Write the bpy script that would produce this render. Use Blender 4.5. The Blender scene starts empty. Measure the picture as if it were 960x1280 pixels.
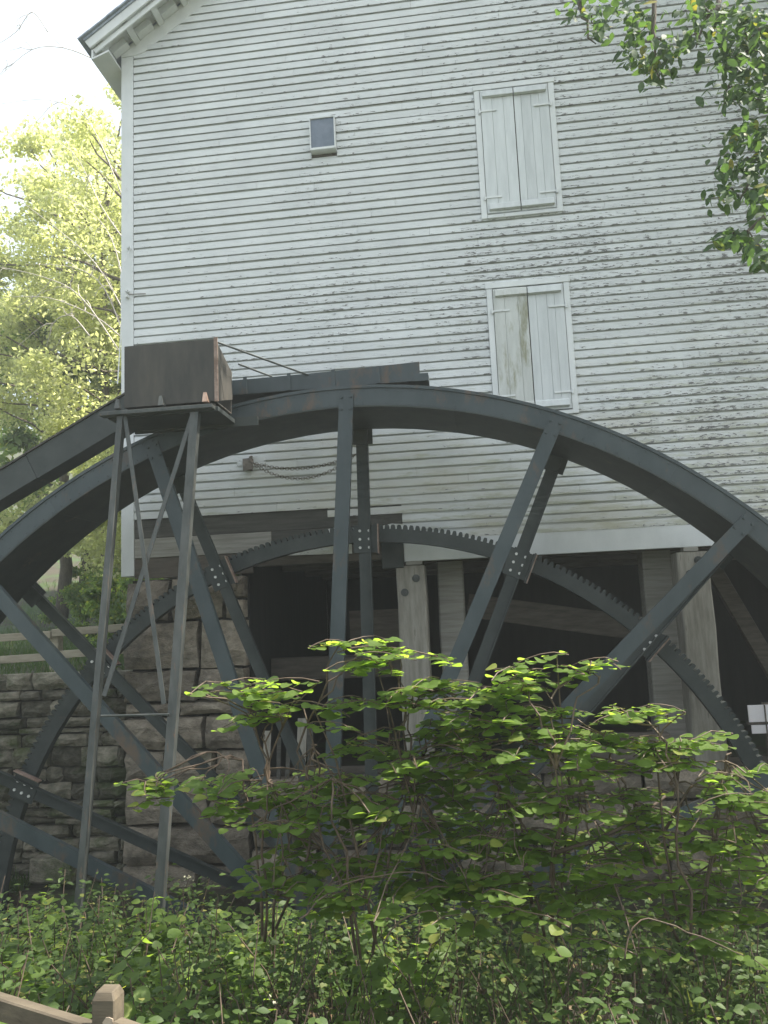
import bpy, bmesh, math, random
import numpy as np
from mathutils import Vector, Matrix, noise
R = math.radians
rnd = random.Random(7)
npr = np.random.default_rng(11)
sc = bpy.context.scene
col = sc.collection

# ------------------------------------------------------------------ camera
CAM = Vector((4.5204, -10.0755, 1.6025))
YAW, PITCH, ROLL, FPX = -0.11792, 0.13357, -0.04369, 1002.07
_f = Vector((math.sin(YAW) * math.cos(PITCH), math.cos(YAW) * math.cos(PITCH), math.sin(PITCH)))
_r0 = Vector((math.cos(YAW), -math.sin(YAW), 0))
_u0 = _r0.cross(_f)
_rt = _r0 * math.cos(ROLL) + _u0 * math.sin(ROLL)
_up = _u0 * math.cos(ROLL) - _r0 * math.sin(ROLL)
cd = bpy.data.cameras.new("camera")
cam = bpy.data.objects.new("camera", cd)
col.objects.link(cam)
m = Matrix((_rt, _up, -_f)).transposed().to_4x4()
m.translation = CAM
cam.matrix_world = m
cd.sensor_fit = 'VERTICAL'; cd.sensor_height = 36; cd.sensor_width = 27
cd.lens = FPX / 1280 * 36
cd.clip_end = 2000; cd.clip_start = 0.05
sc.camera = cam

# ------------------------------------------------------------------ light
SUN_DIR = Vector((0.56, 0.045, 0.83)).normalized()      # towards the sun: high at the right, almost in the plane of the mill wall
SUN_EL = math.asin(SUN_DIR.z); SUN_AZ = math.atan2(SUN_DIR.x, SUN_DIR.y)
w = bpy.data.worlds.new("World"); sc.world = w; w.use_nodes = True
nt = w.node_tree; nt.nodes.clear()
sky = nt.nodes.new('ShaderNodeTexSky'); sky.sky_type = 'NISHITA'; sky.sun_disc = False
sky.sun_elevation = SUN_EL; sky.sun_rotation = SUN_AZ
sky.air_density = 1.0; sky.dust_density = 4.0; sky.ozone_density = 1.0
bg = nt.nodes.new('ShaderNodeBackground'); bg.inputs['Strength'].default_value = 0.11
wo = nt.nodes.new('ShaderNodeOutputWorld')
hs = nt.nodes.new('ShaderNodeHueSaturation'); hs.inputs['Saturation'].default_value = .72      # milky, hazy summer sky
nt.links.new(sky.outputs[0], hs.inputs['Color']); mxs = nt.nodes.new('ShaderNodeMix'); mxs.data_type = 'RGBA'; mxs.inputs[0].default_value = .45      # thin even cloud veil
mxs.inputs[7].default_value = (6.3, 6.9, 7.2, 1)
nt.links.new(hs.outputs[0], mxs.inputs[6]); nt.links.new(mxs.outputs[2], bg.inputs[0]); nt.links.new(bg.outputs[0], wo.inputs[0])
sl = bpy.data.lights.new("sun", 'SUN'); sl.energy = 5.0; sl.angle = R(0.55); sl.color = (1, .94, .84)
so = bpy.data.objects.new("sun", sl); col.objects.link(so)
so.rotation_euler = SUN_DIR.to_track_quat('Z', 'Y').to_euler()
so.location = (14, 1, 20)
sc.view_settings.view_transform = 'Standard'; sc.view_settings.look = 'None'
sc.view_settings.exposure = 1.48; sc.view_settings.gamma = 1
sc.cycles.max_bounces = 7; sc.cycles.diffuse_bounces = 4; sc.cycles.transparent_max_bounces = 6
sc.cycles.sample_clamp_indirect = 6
sc.cycles.use_denoising = True

# ------------------------------------------------------------------ helpers
def at(px, py, y):
    """world point on the plane Y=y seen at photo pixel (px, py) of 960x1280"""
    d = _f * FPX + _rt * (px - 480) - _up * (py - 640)
    return CAM + d * ((y - CAM.y) / d.y)

def proj(p):
    d = Vector(p) - CAM; z = d.dot(_f)
    if z < .05: return (-999, -999, z)
    return (480 + FPX * d.dot(_rt) / z, 640 - FPX * d.dot(_up) / z, z)

def tag(o, label=None, cat=None, group=None, kind=None):
    if label: o['label'] = label
    if cat: o['category'] = cat
    if group: o['group'] = group
    if kind: o['kind'] = kind
    return o

def thing(name, loc, label, cat, group=None):
    o = bpy.data.objects.new(name, None); o.location = loc; o.empty_display_size = .2
    col.objects.link(o)
    return tag(o, label, cat, group)

def adopt(o, parent):
    if parent is not None:
        o.parent = parent
        if parent.type == 'EMPTY' and parent.parent is None:
            o.matrix_parent_inverse = Matrix.Translation(-Vector(parent.location))
        else:
            o.matrix_parent_inverse = Matrix.Identity(4)
    return o

class MB:
    def __init__(s): s.v = []; s.f = []; s.uv = None
    def add(s, vs, fs):
        n = len(s.v); s.v.extend([tuple(p) for p in vs]); s.f.extend([tuple(i + n for i in f) for f in fs]); return s
    def box(s, a, b, rot=None, jit=0):
        x0, y0, z0 = a; x1, y1, z1 = b
        vs = [(x0,y0,z0),(x1,y0,z0),(x1,y1,z0),(x0,y1,z0),(x0,y0,z1),(x1,y0,z1),(x1,y1,z1),(x0,y1,z1)]
        if jit: vs = [tuple(c + rnd.uniform(-jit, jit) for c in p) for p in vs]
        return s.add(vs, [(3,2,1,0),(4,5,6,7),(0,1,5,4),(1,2,6,5),(2,3,7,6),(3,0,4,7)])
    def bar(s, p, q, w, t, side=None):
        """box from p to q, width w along 'side', thickness t along the other normal"""
        p = Vector(p); q = Vector(q); d = (q - p).normalized()
        side = Vector(side) if side is not None else Vector((0, 0, 1))
        if abs(d.dot(side.normalized())) > .95: side = Vector((1, 0, 0))
        n = d.cross(side).normalized(); sd = n.cross(d).normalized()
        vs = []
        for e in (p, q):
            for a, b in ((-1,-1),(1,-1),(1,1),(-1,1)):
                vs.append(e + sd * (a * w / 2) + n * (b * t / 2))
        return s.add(vs, [(0,1,2,3),(7,6,5,4),(0,4,5,1),(1,5,6,2),(2,6,7,3),(3,7,4,0)])
    def tube(s, pts, r, seg=6, cap=True):
        pts = [Vector(p) for p in pts]; n = len(pts)
        rs = r if isinstance(r, (list, tuple)) else [r] * n
        rings = []; up = Vector((.13, .31, .94))
        for i, p in enumerate(pts):
            d = (pts[min(i+1, n-1)] - pts[max(i-1, 0)])
            d = d.normalized() if d.length > 1e-9 else Vector((0,0,1))
            a = d.cross(up)
            if a.length < .05: a = d.cross(Vector((1, 0, 0)))
            a.normalize(); b = d.cross(a)
            rings.append([p + (a * math.cos(k/seg*2*math.pi) + b * math.sin(k/seg*2*math.pi)) * rs[i] for k in range(seg)])
        vs = [v for rg in rings for v in rg]; fs = []
        for i in range(n - 1):
            for k in range(seg):
                k2 = (k + 1) % seg
                fs.append((i*seg+k, i*seg+k2, (i+1)*seg+k2, (i+1)*seg+k))
        if cap:
            fs.append(tuple(range(seg))[::-1]); fs.append(tuple((n-1)*seg + k for k in range(seg)))
        return s.add(vs, fs)
    def build(s, name, mat, parent=None, smooth=False, bevel=0, kind=None, label=None):
        me = bpy.data.meshes.new(name); me.from_pydata(s.v, [], s.f)
        me.materials.append(mat)
        if s.uv is not None:
            ul = me.uv_layers.new(name='UVMap')
            li = np.empty(len(me.loops), dtype=np.int32); me.loops.foreach_get('vertex_index', li)
            ul.data.foreach_set('uv', np.array(s.uv, dtype=np.float32)[li].ravel())
        me.update()
        if smooth:
            me.polygons.foreach_set('use_smooth', [True] * len(me.polygons))
        o = bpy.data.objects.new(name, me); col.objects.link(o)
        if bevel:
            b = o.modifiers.new('bevel', 'BEVEL'); b.width = bevel; b.segments = 1; b.limit_method = 'ANGLE'
        if kind: o['kind'] = kind
        if label: o['label'] = label
        return adopt(o, parent)

def np_mesh(name, verts, faces, mat):
    """verts (N,3), faces (M,k) all with the same k"""
    me = bpy.data.meshes.new(name)
    nv, (nf, k) = len(verts), faces.shape
    me.vertices.add(nv); me.vertices.foreach_set('co', np.asarray(verts, np.float32).ravel())
    me.loops.add(nf * k); me.loops.foreach_set('vertex_index', np.asarray(faces, np.int32).ravel())
    me.polygons.add(nf)
    me.polygons.foreach_set('loop_start', np.arange(0, nf * k, k, dtype=np.int32))
    try: me.polygons.foreach_set('loop_total', np.full(nf, k, np.int32))
    except Exception: pass
    me.materials.append(mat); me.update(calc_edges=True); me.validate()
    return me

def link(name, me, parent=None, kind=None):
    o = bpy.data.objects.new(name, me); col.objects.link(o)
    if kind: o['kind'] = kind
    return adopt(o, parent)

# ------------------------------------------------------------------ materials
class NT:
    def __init__(s, name):
        s.m = bpy.data.materials.new(name); s.m.use_nodes = True; s.t = s.m.node_tree; s.t.nodes.clear()
        s.out = s.t.nodes.new('ShaderNodeOutputMaterial')
    def n(s, typ, **kw):
        nd = s.t.nodes.new(typ)
        for k, v in kw.items():
            if k.startswith('i_'): nd.inputs[k[2:].replace('_', ' ')].default_value = v
            else: setattr(nd, k, v)
        return nd
    def l(s, a, b): s.t.links.new(a, b)
    def pos(s, scale=(1, 1, 1)):
        g = s.n('ShaderNodeNewGeometry'); mp = s.n('ShaderNodeMapping'); mp.inputs['Scale'].default_value = scale
        s.l(g.outputs['Position'], mp.inputs['Vector']); return mp.outputs[0]
    def noise(s, vec, scale, detail=4, rough=.6):
        nn = s.n('ShaderNodeTexNoise'); nn.inputs['Scale'].default_value = scale
        nn.inputs['Detail'].default_value = detail; nn.inputs['Roughness'].default_value = rough
        s.l(vec, nn.inputs['Vector']); return nn.outputs[0]
    def ramp(s, fac, p0, p1, c0=(0,0,0,1), c1=(1,1,1,1)):
        r = s.n('ShaderNodeValToRGB'); e = r.color_ramp.elements
        e[0].position = p0; e[1].position = p1; e[0].color = c0; e[1].color = c1
        s.l(fac, r.inputs[0]); return r.outputs[0]
    def mix(s, fac, a, b, mode='MIX'):
        mx = s.n('ShaderNodeMix', data_type='RGBA', blend_type=mode)
        for sock, v in ((mx.inputs[0], fac), (mx.inputs[6], a), (mx.inputs[7], b)):
            if isinstance(v, (int, float)): sock.default_value = v
            elif isinstance(v, tuple): sock.default_value = v if len(v) == 4 else (*v, 1)
            else: s.l(v, sock)
        return mx.outputs[2]
    def math(s, op, a, b=0.0):
        mt = s.n('ShaderNodeMath', operation=op)
        for i, v in enumerate((a, b)):
            if isinstance(v, (int, float)): mt.inputs[i].default_value = v
            else: s.l(v, mt.inputs[i])
        return mt.outputs[0]
    def bump(s, h, strength=.3, dist=.01):
        b = s.n('ShaderNodeBump'); b.inputs['Strength'].default_value = strength; b.inputs['Distance'].default_value = dist
        s.l(h, b.inputs['Height']); return b.outputs[0]
    def done(s, colr, rough=.8, normal=None, metal=0, spec=.4):
        p = s.n('ShaderNodeBsdfPrincipled')
        if isinstance(colr, tuple): p.inputs['Base Color'].default_value = (*colr, 1)
        else: s.l(colr, p.inputs['Base Color'])
        if isinstance(rough, (int, float)): p.inputs['Roughness'].default_value = rough
        else: s.l(rough, p.inputs['Roughness'])
        p.inputs['Metallic'].default_value = metal; p.inputs['Specular IOR Level'].default_value = spec
        if normal is not None: s.l(normal, p.inputs['Normal'])
        s.l(p.outputs[0], s.out.inputs[0]); return s.m

def surf(name, c1, c2, scale=(1,1,1), ns=6, rough=.8, bump=.3, bd=.008, vary=.25, c3=None, t3=.6, s3=1.3, spec=.4, lo=.35, hi=.65):
    t = NT(name); v = t.pos(scale)
    n1 = t.noise(v, ns, 6, .65)
    c = t.mix(t.ramp(n1, lo, hi), c1, c2)
    if c3 is not None:
        n3 = t.noise(t.pos(scale), s3, 5, .7)
        c = t.mix(t.ramp(n3, t3, t3 + .12), c, c3)
    if vary:
        oi = t.n('ShaderNodeObjectInfo')
        f = t.math('ADD', t.math('MULTIPLY', oi.outputs['Random'], vary), 1 - vary / 2)
        cm = t.n('ShaderNodeVectorMath', operation='SCALE'); t.l(c, cm.inputs[0]); t.l(f, cm.inputs['Scale']); c = cm.outputs[0]
    nf = t.noise(v, ns * 6, 4, .6)
    h = t.math('ADD', n1, t.math('MULTIPLY', nf, .5))
    return t.done(c, rough, t.bump(h, bump, bd), spec=spec)

def clap_mat():
    t = NT('peeling_white_clapboard')
    uv = t.n('ShaderNodeUVMap').outputs[0]
    sx = t.n('ShaderNodeSeparateXYZ'); t.l(uv, sx.inputs[0])
    g = t.n('ShaderNodeNewGeometry'); sp = t.n('ShaderNodeSeparateXYZ'); t.l(g.outputs['Position'], sp.inputs[0])
    P = t.pos()
    # weathering zones: big soft noise; wear strongest at the right and in the middle height of the wall
    zone = t.noise(P, .45, 3, .55)
    fine = t.noise(t.pos((11, 1, 46)), 1.0, 4, .6)
    mpx = t.math('MULTIPLY', t.math('SUBTRACT', sp.outputs[0], 1.0), .011)
    low = t.math('SUBTRACT', 1.0, sx.outputs[1])                       # 1 at the lower edge of the board
    wear = t.math('ADD', t.math('ADD', t.math('MULTIPLY', fine, .80), t.math('MULTIPLY', zone, .36)), t.math('ADD', mpx, t.math('MULTIPLY', low, .13)))
    peel = t.ramp(wear, .815, .825)
    curl = t.ramp(wear, .75, .80)
    grain = t.noise(t.pos((3, 3, 60)), 1.0, 5, .7)
    wood = t.mix(grain, (.06, .06, .06), (.26, .26, .25))
    tone = t.noise(P, 1.6, 5, .65)
    paint = t.mix(t.ramp(tone, .3, .7), (.545, .565, .565), (.645, .665, .66))
    oi = t.n('ShaderNodeObjectInfo')
    f = t.math('ADD', t.math('MULTIPLY', oi.outputs['Random'], .11), .93)
    sc_ = t.n('ShaderNodeVectorMath', operation='SCALE'); t.l(paint, sc_.inputs[0]); t.l(f, sc_.inputs['Scale'])
    # green algae along lower edges of the lower right rows, yellowish grime behind the wheel
    alg = t.noise(t.pos((1.6, 1, 10)), 1.0, 5, .7)
    zz = t.math('MULTIPLY', t.math('SUBTRACT', 6.3, sp.outputs[2]), .055)
    xx = t.math('MULTIPLY', t.math('SUBTRACT', sp.outputs[0], 3.0), .018)
    am = t.ramp(t.math('ADD', t.math('ADD', alg, zz), t.math('ADD', xx, t.math('MULTIPLY', low, .14))), .78, .92)
    c = t.mix(t.math('MULTIPLY', am, .55), sc_.outputs[0], (.27, .28, .15))
    gr = t.noise(t.pos((.9, 1, 2.2)), 1.0, 4, .6)
    gm = t.ramp(t.math('ADD', gr, t.math('MULTIPLY', t.math('SUBTRACT', 4.3, sp.outputs[2]), .10)), .5, .85)
    c = t.mix(t.math('MULTIPLY', gm, .45), c, (.50, .46, .35))
    c = t.mix(t.math('MULTIPLY', curl, .35), c, (.76, .77, .77))
    c = t.mix(peel, c, wood)
    h = t.math('ADD', t.math('MULTIPLY', grain, .25), t.math('SUBTRACT', t.math('MULTIPLY', curl, .9), t.math('MULTIPLY', peel, 1.7)))
    return t.done(c, .62, t.bump(h, .7, .006), spec=.3)

def leaf_mat(name, cA, cB, cY, ylo=.86, trans=.42, rough=.42, tk=2.1, tint=.42):
    t = NT(name)
    g = t.n('ShaderNodeNewGeometry'); oi = t.n('ShaderNodeObjectInfo')
    r = t.math('FRACT', t.math('ADD', g.outputs['Random Per Island'], oi.outputs['Random']))
    P = t.pos()
    n = t.noise(P, .9, 3, .6)
    c = t.mix(t.math('MULTIPLY', t.math('ADD', r, n), .5), cA, cB)
    c = t.mix(t.ramp(r, ylo, ylo + .05), c, cY)
    n2 = t.noise(P, 60, 3, .6)
    c = t.mix(t.math('MULTIPLY', n2, .35), c, tuple(x * .55 for x in cA))
    p = t.n('ShaderNodeBsdfPrincipled'); t.l(c, p.inputs['Base Color']); p.inputs['Roughness'].default_value = rough
    p.inputs['Specular IOR Level'].default_value = .35
    t.l(t.bump(n2, .25, .004), p.inputs['Normal'])
    tr = t.n('ShaderNodeBsdfTranslucent')
    tc = t.mix(1.0, c, (1.0, 1.0, tint), 'MULTIPLY')
    sc2 = t.n('ShaderNodeVectorMath', operation='SCALE'); t.l(tc, sc2.inputs[0]); sc2.inputs['Scale'].default_value = tk
    t.l(sc2.outputs[0], tr.inputs['Color'])
    ms = t.n('ShaderNodeMixShader'); ms.inputs[0].default_value = trans
    t.l(p.outputs[0], ms.inputs[1]); t.l(tr.outputs[0], ms.inputs[2]); t.l(ms.outputs[0], t.out.inputs[0])
    return t.m

M = {}
M['clap'] = clap_mat()
M['white'] = surf('white_trim_paint', (.57,.59,.585), (.67,.685,.68), (1,1,.5), 2.2, .55, .25, .003, .08, c3=(.40,.39,.34), t3=.67, s3=6)
M['shutter'] = surf('shutter_paint', (.50,.525,.525), (.59,.615,.615), (6,6,.8), 2.0, .55, .3, .003, .10)
M['shutter_mossy'] = surf('shutter_paint_mossy', (.44,.455,.43), (.55,.565,.54), (5,5,.9), 1.6, .6, .3, .003, .10, c3=(.27,.27,.19), t3=.55, s3=1.1)
M['steel'] = surf('blue_grey_painted_steel', (.026,.038,.042), (.046,.060,.064), (1,1,.5), 2.5, .5, .22, .004, .15, c3=(.085,.060,.042), t3=.545, s3=3.0, spec=.45)
M['steel_dark'] = surf('dark_grey_steel', (.026,.033,.032), (.044,.051,.048), (1,1,1), 4, .6, .25, .004, .12, c3=(.10,.075,.055), t3=.63, s3=3)  # slightly darker, greyer steel with sparse rust patches
M['rust'] = surf('rusted_steel_plate', (.038,.037,.033), (.066,.060,.050), (3,3,.7), 2.5, .7, .35, .004, .1, c3=(.10,.060,.04), t3=.62, s3=2.2)
M['rustlit'] = surf('sunlit_rusty_edge', (.16,.10,.07), (.30,.22,.18), (2,2,2), 6, .55, .4, .004, .2)  # rust tone paled to carry the sunlight on edges
M['galv'] = surf('galvanised_angle_iron', (.036,.041,.038), (.070,.075,.070), (4,4,1), 3, .5, .35, .003, .15, c3=(.13,.085,.055), t3=.6, s3=5)
M['bolt'] = surf('shiny_bolt_head', (.55,.55,.52), (.75,.74,.7), (1,1,1), 8, .3, .1, .002, .1)
M['stone'] = surf('weathered_sandstone', (.135,.115,.088), (.31,.265,.205), (1,1,1.6), 5, .9, 1.0, .05, .7, c3=(.085,.085,.05), t3=.57, s3=1.7)
M['rubble'] = surf('mossy_rubble_stone', (.090,.088,.060), (.25,.225,.175), (1,1,1.6), 6, .9, 1.0, .04, .9, c3=(.07,.085,.035), t3=.52, s3=1.6)
M['mortar'] = surf('dark_joint_earth', (.03,.027,.021), (.055,.05,.04), (1,1,1), 8, .95, .5, .02, 0)
M['oldwood'] = surf('grey_weathered_timber', (.20,.185,.155), (.33,.31,.265), (6,6,.7), 3, .85, .7, .006, .2, c3=(.10,.085,.07), t3=.60, s3=3)
M['darkwood'] = surf('dark_old_timber', (.060,.052,.042), (.12,.10,.08), (1,6,6), 3, .85, .6, .006, .25)
M['sill'] = surf('decayed_sill_timber', (.045,.044,.038), (.085,.082,.072), (.6,4,7), 3, .85, .7, .006, .2, c3=(.05,.045,.035), t3=.58, s3=2)
M['pinboard'] = surf('grey_unpainted_board', (.22,.21,.185), (.33,.315,.28), (.6,4,9), 3, .85, .5, .004, .2, c3=(.12,.11,.09), t3=.6, s3=2)
M['fence'] = surf('tan_fence_timber', (.065,.052,.035), (.118,.096,.066), (.8,5,5), 3, .8, .6, .005, .2, c3=(.12,.095,.06), t3=.6, s3=3)
M['fencecap'] = surf('pale_worn_wood', (.30,.24,.17), (.42,.34,.26), (5,5,5), 4, .8, .5, .004, .1)
M['farfence'] = surf('far_fence_timber', (.24,.21,.15), (.36,.32,.24), (.8,5,5), 3, .8, .5, .005, .2)
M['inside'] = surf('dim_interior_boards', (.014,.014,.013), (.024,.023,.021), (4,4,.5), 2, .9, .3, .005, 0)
M['shingle'] = surf('grey_blue_shingle', (.22,.26,.32), (.34,.38,.44), (3,3,3), 4, .8, .5, .005, .3)
M['ventgrey'] = surf('blue_grey_vent_panel', (.11,.14,.18), (.16,.19,.24), (1,1,1), 5, .5, .15, .002, 0)  # blue-grey carries the shade on the vent front
M['bark'] = surf('brown_grey_bark', (.085,.07,.055), (.17,.145,.115), (5,5,1.2), 4, .9, .8, .02, .2)
M['twig'] = surf('reddish_twig_bark', (.06,.043,.03), (.125,.088,.06), (3,3,3), 6, .7, .4, .003, .2)
M['paletwig'] = surf('pale_dry_twig', (.20,.165,.12), (.32,.27,.21), (3,3,3), 6, .7, .4, .003, .2)
M['palebark'] = surf('pale_grey_bark', (.38,.34,.30), (.55,.50,.45), (4,4,4), 5, .8, .4, .004, .2)
M['soil'] = surf('forest_soil', (.036,.032,.020), (.065,.055,.036), (1,1,1), 3, .95, .7, .03, 0, c3=(.045,.075,.022), t3=.46, s3=.8)
M['grass'] = leaf_mat('grass_blade', (.04,.08,.02), (.08,.135,.035), (.16,.18,.06), .9, .3, .6)
M['leaf_bush'] = leaf_mat('shrub_leaf', (.085,.145,.034), (.155,.215,.058), (.25,.27,.08), .92, .55, .5, 3.2)
M['leaf_weed'] = leaf_mat('weed_leaf', (.032,.064,.017), (.095,.145,.034), (.23,.23,.07), .92, .38, .55, 2.4)
M['litter'] = leaf_mat('dead_leaf', (.10,.065,.035), (.20,.13,.07), (.28,.21,.13), .85, .15, .8, 1.2)
M['leaf_far'] = leaf_mat('sunlit_tree_leaf', (.23,.25,.12), (.34,.35,.21), (.42,.42,.30), .85, .6, .42, 2.9, .72)  # leaf colour paled to look overexposed by the sun
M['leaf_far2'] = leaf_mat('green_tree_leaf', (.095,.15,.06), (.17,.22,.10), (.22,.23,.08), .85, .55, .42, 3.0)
M['leaf_near'] = leaf_mat('overhanging_leaf', (.04,.08,.036), (.07,.12,.05), (.32,.28,.05), .955, .42, .6, 2.4)
M['chain'] = surf('rusty_chain', (.10,.085,.07), (.2,.17,.14), (1,1,1), 9, .5, .2, .002, .1)
M['flower'] = surf('cream_blossom', (.26,.25,.17), (.38,.36,.28), (1,1,1), 9, .8, .2, .002, .3)
M['panel'] = surf('daylight_panel_white', (.74,.70,.72), (.82,.79,.80), (1,1,1), 3, .4, .1, .002, .05)  # white stands for bright daylight seen through

# ------------------------------------------------------------------ ground
PX0, PX1, PY0, PY1, PZ = -3.7, 9.9, -2.45, -.36, -8.6        # the wheel pit
def gh(x, y):
    if PX0 < x < PX1 and PY0 < y < PY1: return PZ
    if y >= .28:
        if x > -.16 and y < 12.2 and x < 11.4: return -.55
        if x <= -.16:
            b = 1.0 + .02 * (y - .3) + .05 * max(0, -x - 3)
            if y > 15: b += (y - 15) * .25
            return b + .12 * noise.noise((x * .5, y * .5, 1))
        return 1.0 + .05 * y
    if y >= PY0 and -.5 < y: return -1.55 + .04 * noise.noise((x, y, 3))
    # bank in front of the pit, sloping up to the viewer
    pts = [(-60, .4), (-10.5, 0), (-9, -.15), (-7.6, -.62), (-6.2, -.9), (-4, -1.15), (-2.5, -1.45), (-.4, -1.55), (.3, -1.55)]
    for (a, za), (b, zb) in zip(pts, pts[1:]):
        if y <= b: z = za + (zb - za) * (y - a) / (b - a); break
    else: z = -1.55
    return z + .10 * noise.noise((x * .8, y * .8, 0)) + .05 * noise.noise((x * 2.3, y * 2.3, 5))
xs = sorted(set([-300,-120,-60,-40,-30,-25,-20,-16,-13,-11,-9,-7.5,-6,-5,-4.3, PX0-.03, PX0+.03, -3,-2.4,-1.8,-1.2,-.8,-.5,-.19,-.13] + [.3*i for i in range(1, 31)] + [9.3, PX1-.03, PX1+.03, 10.5, 11.37,11.43,13,16,20,26,34,60,120,300]))
ys = sorted(set([-300,-120,-60,-40,-30,-22,-17,-14,-12] + [-11+.35*i for i in range(25)] + [PY0-.03, PY0+.03,-2,-1.2, PY1-.03, PY1+.03,-.2,.1,.25,.31,.8,1.5,2.2,3,4,5,6,7,8,9,10,11,12.17,12.23,14,16,19,23,28,40,60,120,300]))
gb = MB(); nx = len(xs)
for y in ys:
    for x in xs: gb.v.append((x, y, gh(x, y)))
for j in range(len(ys) - 1):
    for i in range(nx - 1): gb.f.append((j*nx+i, j*nx+i+1, (j+1)*nx+i+1, (j+1)*nx+i))
gb.build('ground', M['soil'], kind='structure')

# ------------------------------------------------------------------ stones
def stone_mb(x0, x1, z0, z1, yf, depth, rough=.03, joint=.014, rn=rnd):
    """one rough-faced block, front face at y=yf, 30-40 triangles"""
    x0 += joint * rn.uniform(.5, 1.5); x1 -= joint * rn.uniform(.5, 1.5); z0 += joint * rn.uniform(.4, 1.2); z1 -= joint * rn.uniform(.4, 1.2)
    cw, ch = x1 - x0, z1 - z0
    b = MB(); vs = []
    j = lambda a: rn.uniform(-a, a)
    nxg = 4 if cw > .35 else 3
    nzg = 3
    e = min(.03, cw * .12, ch * .15)
    tilt = j(rough * .7)
    for k in range(nzg + 1):
        for i in range(nxg + 1):
            u = i / nxg; v = k / nzg
            edge = (i in (0, nxg)) or (k in (0, nzg))
            x = x0 + cw * u + (0 if i in (0, nxg) else j(cw * .09)); z = z0 + ch * v + (0 if k in (0, nzg) else j(ch * .10))
            if i in (0, nxg): x += j(e * .7)
            if k in (0, nzg): z += j(e * .6)
            y = yf + (e * 1.1 + abs(j(rough * .5)) if edge else -abs(j(rough)) * 1.3) + tilt * (u - .5)
            if edge and i in (0, nxg) and k in (0, nzg): y += e * .8
            vs.append((x, y, z))
    n1 = nxg + 1
    fs = [(k*n1+i, k*n1+i+1, (k+1)*n1+i+1, (k+1)*n1+i) for k in range(nzg) for i in range(nxg)]
    n = len(vs)
    vs += [(x0, yf + depth, z0), (x1, yf + depth, z0), (x1, yf + depth, z1), (x0, yf + depth, z1)]
    fs.append(tuple([n, n+1] + [i for i in range(nxg, -1, -1)]))
    fs.append(tuple([n+2, n+3] + [nzg*n1 + i for i in range(nxg + 1)]))
    fs.append(tuple([n+3, n] + [k*n1 for k in range(nzg + 1)]))
    fs.append(tuple([n+1, n+2] + [k*n1 + nxg for k in range(nzg, -1, -1)]))
    b.add(vs, fs); return b

def courses(x0, x1, z0, z1, hmin, hmax, lmin, lmax, yf, depth, rough, mat, parent, hlist=None, joint=.014, yj=.02, name='stone', skip=None):
    z = z1; n = 0; k = 0
    while z > z0 + .03:
        h = hlist[k] if hlist and k < len(hlist) else rnd.uniform(hmin, hmax)
        k += 1; zb = max(z - h, z0)
        x = x0
        while x < x1 - .02:
            l = rnd.uniform(lmin, lmax) * (1.2 if h > .3 else 1)
            xe = x + l
            if x1 - xe < lmin * .6: xe = x1
            if not (skip and skip(x, xe, zb, z)):
                if h > .34 and xe - x < .55 and rnd.random() < .35:
                    zm = zb + h * rnd.uniform(.4, .6)
                    stone_mb(x, xe, zb, zm, yf + rnd.uniform(-yj, yj), depth, rough, joint).build(name, mat, parent)
                    stone_mb(x, xe, zm, z, yf + rnd.uniform(-yj, yj), depth, rough, joint).build(name, mat, parent); n += 2
                else:
                    stone_mb(x, xe, zb, z, yf + rnd.uniform(-yj, yj), depth, rough, joint).build(name, mat, parent); n += 1
            x = xe
        z = zb
    return n

# ------------------------------------------------------------------ the mill
EXP, Z0 = .115, 9.72                      # clapboard exposure, height of the lower edge of row 0
WX0, WX1 = .0, 11.2                       # siding between the corner boards
RIDGE_X = 5.52
PITCH_T = .70                             # rise over run of the roof
mill = thing('mill_building', (0, 0, -1.5), 'tall white clapboard mill with peeling paint, shuttered windows and open timber basement', 'building')

def roof_z(x):                            # underside of the rake trim on the wall
    return 9.80 + PITCH_T * (x if x <= RIDGE_X else 2 * RIDGE_X - x)
WIN = [(4.792, 5.845, at(648, 270, 0).z - .02, at(640, 108, 0).z + .03), (4.792, 5.845, at(670, 520, 0).z - .01, at(660, 352, 0).z)]
VENT = (2.55, 2.90, 7.95, 8.42)
def row_gap(zb, zt):
    """x intervals of siding in a row"""
    x0, x1 = WX0 + .004, WX1 - .004
    if zb > 9.80:
        x0 = max(x0, (zb - 9.80) / PITCH_T + .16); x1 = min(x1, 2 * RIDGE_X - (zb - 9.8) / PITCH_T - .16)
    iv = [(x0, x1)]
    for a, b, c, d in WIN + [VENT]:
        if (zb > c - .01 and zb + EXP < d + .01) if (a, b) != VENT[:2] else (zb < d - .01 and zb + EXP > c + .01):
            nv = []
            for p, q in iv:
                if b <= p or a >= q: nv.append((p, q)); continue
                if a - p > .05: nv.append((p, a - .003))
                if q - b > .05: nv.append((b + .003, q))
            iv = nv
    return iv

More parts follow.
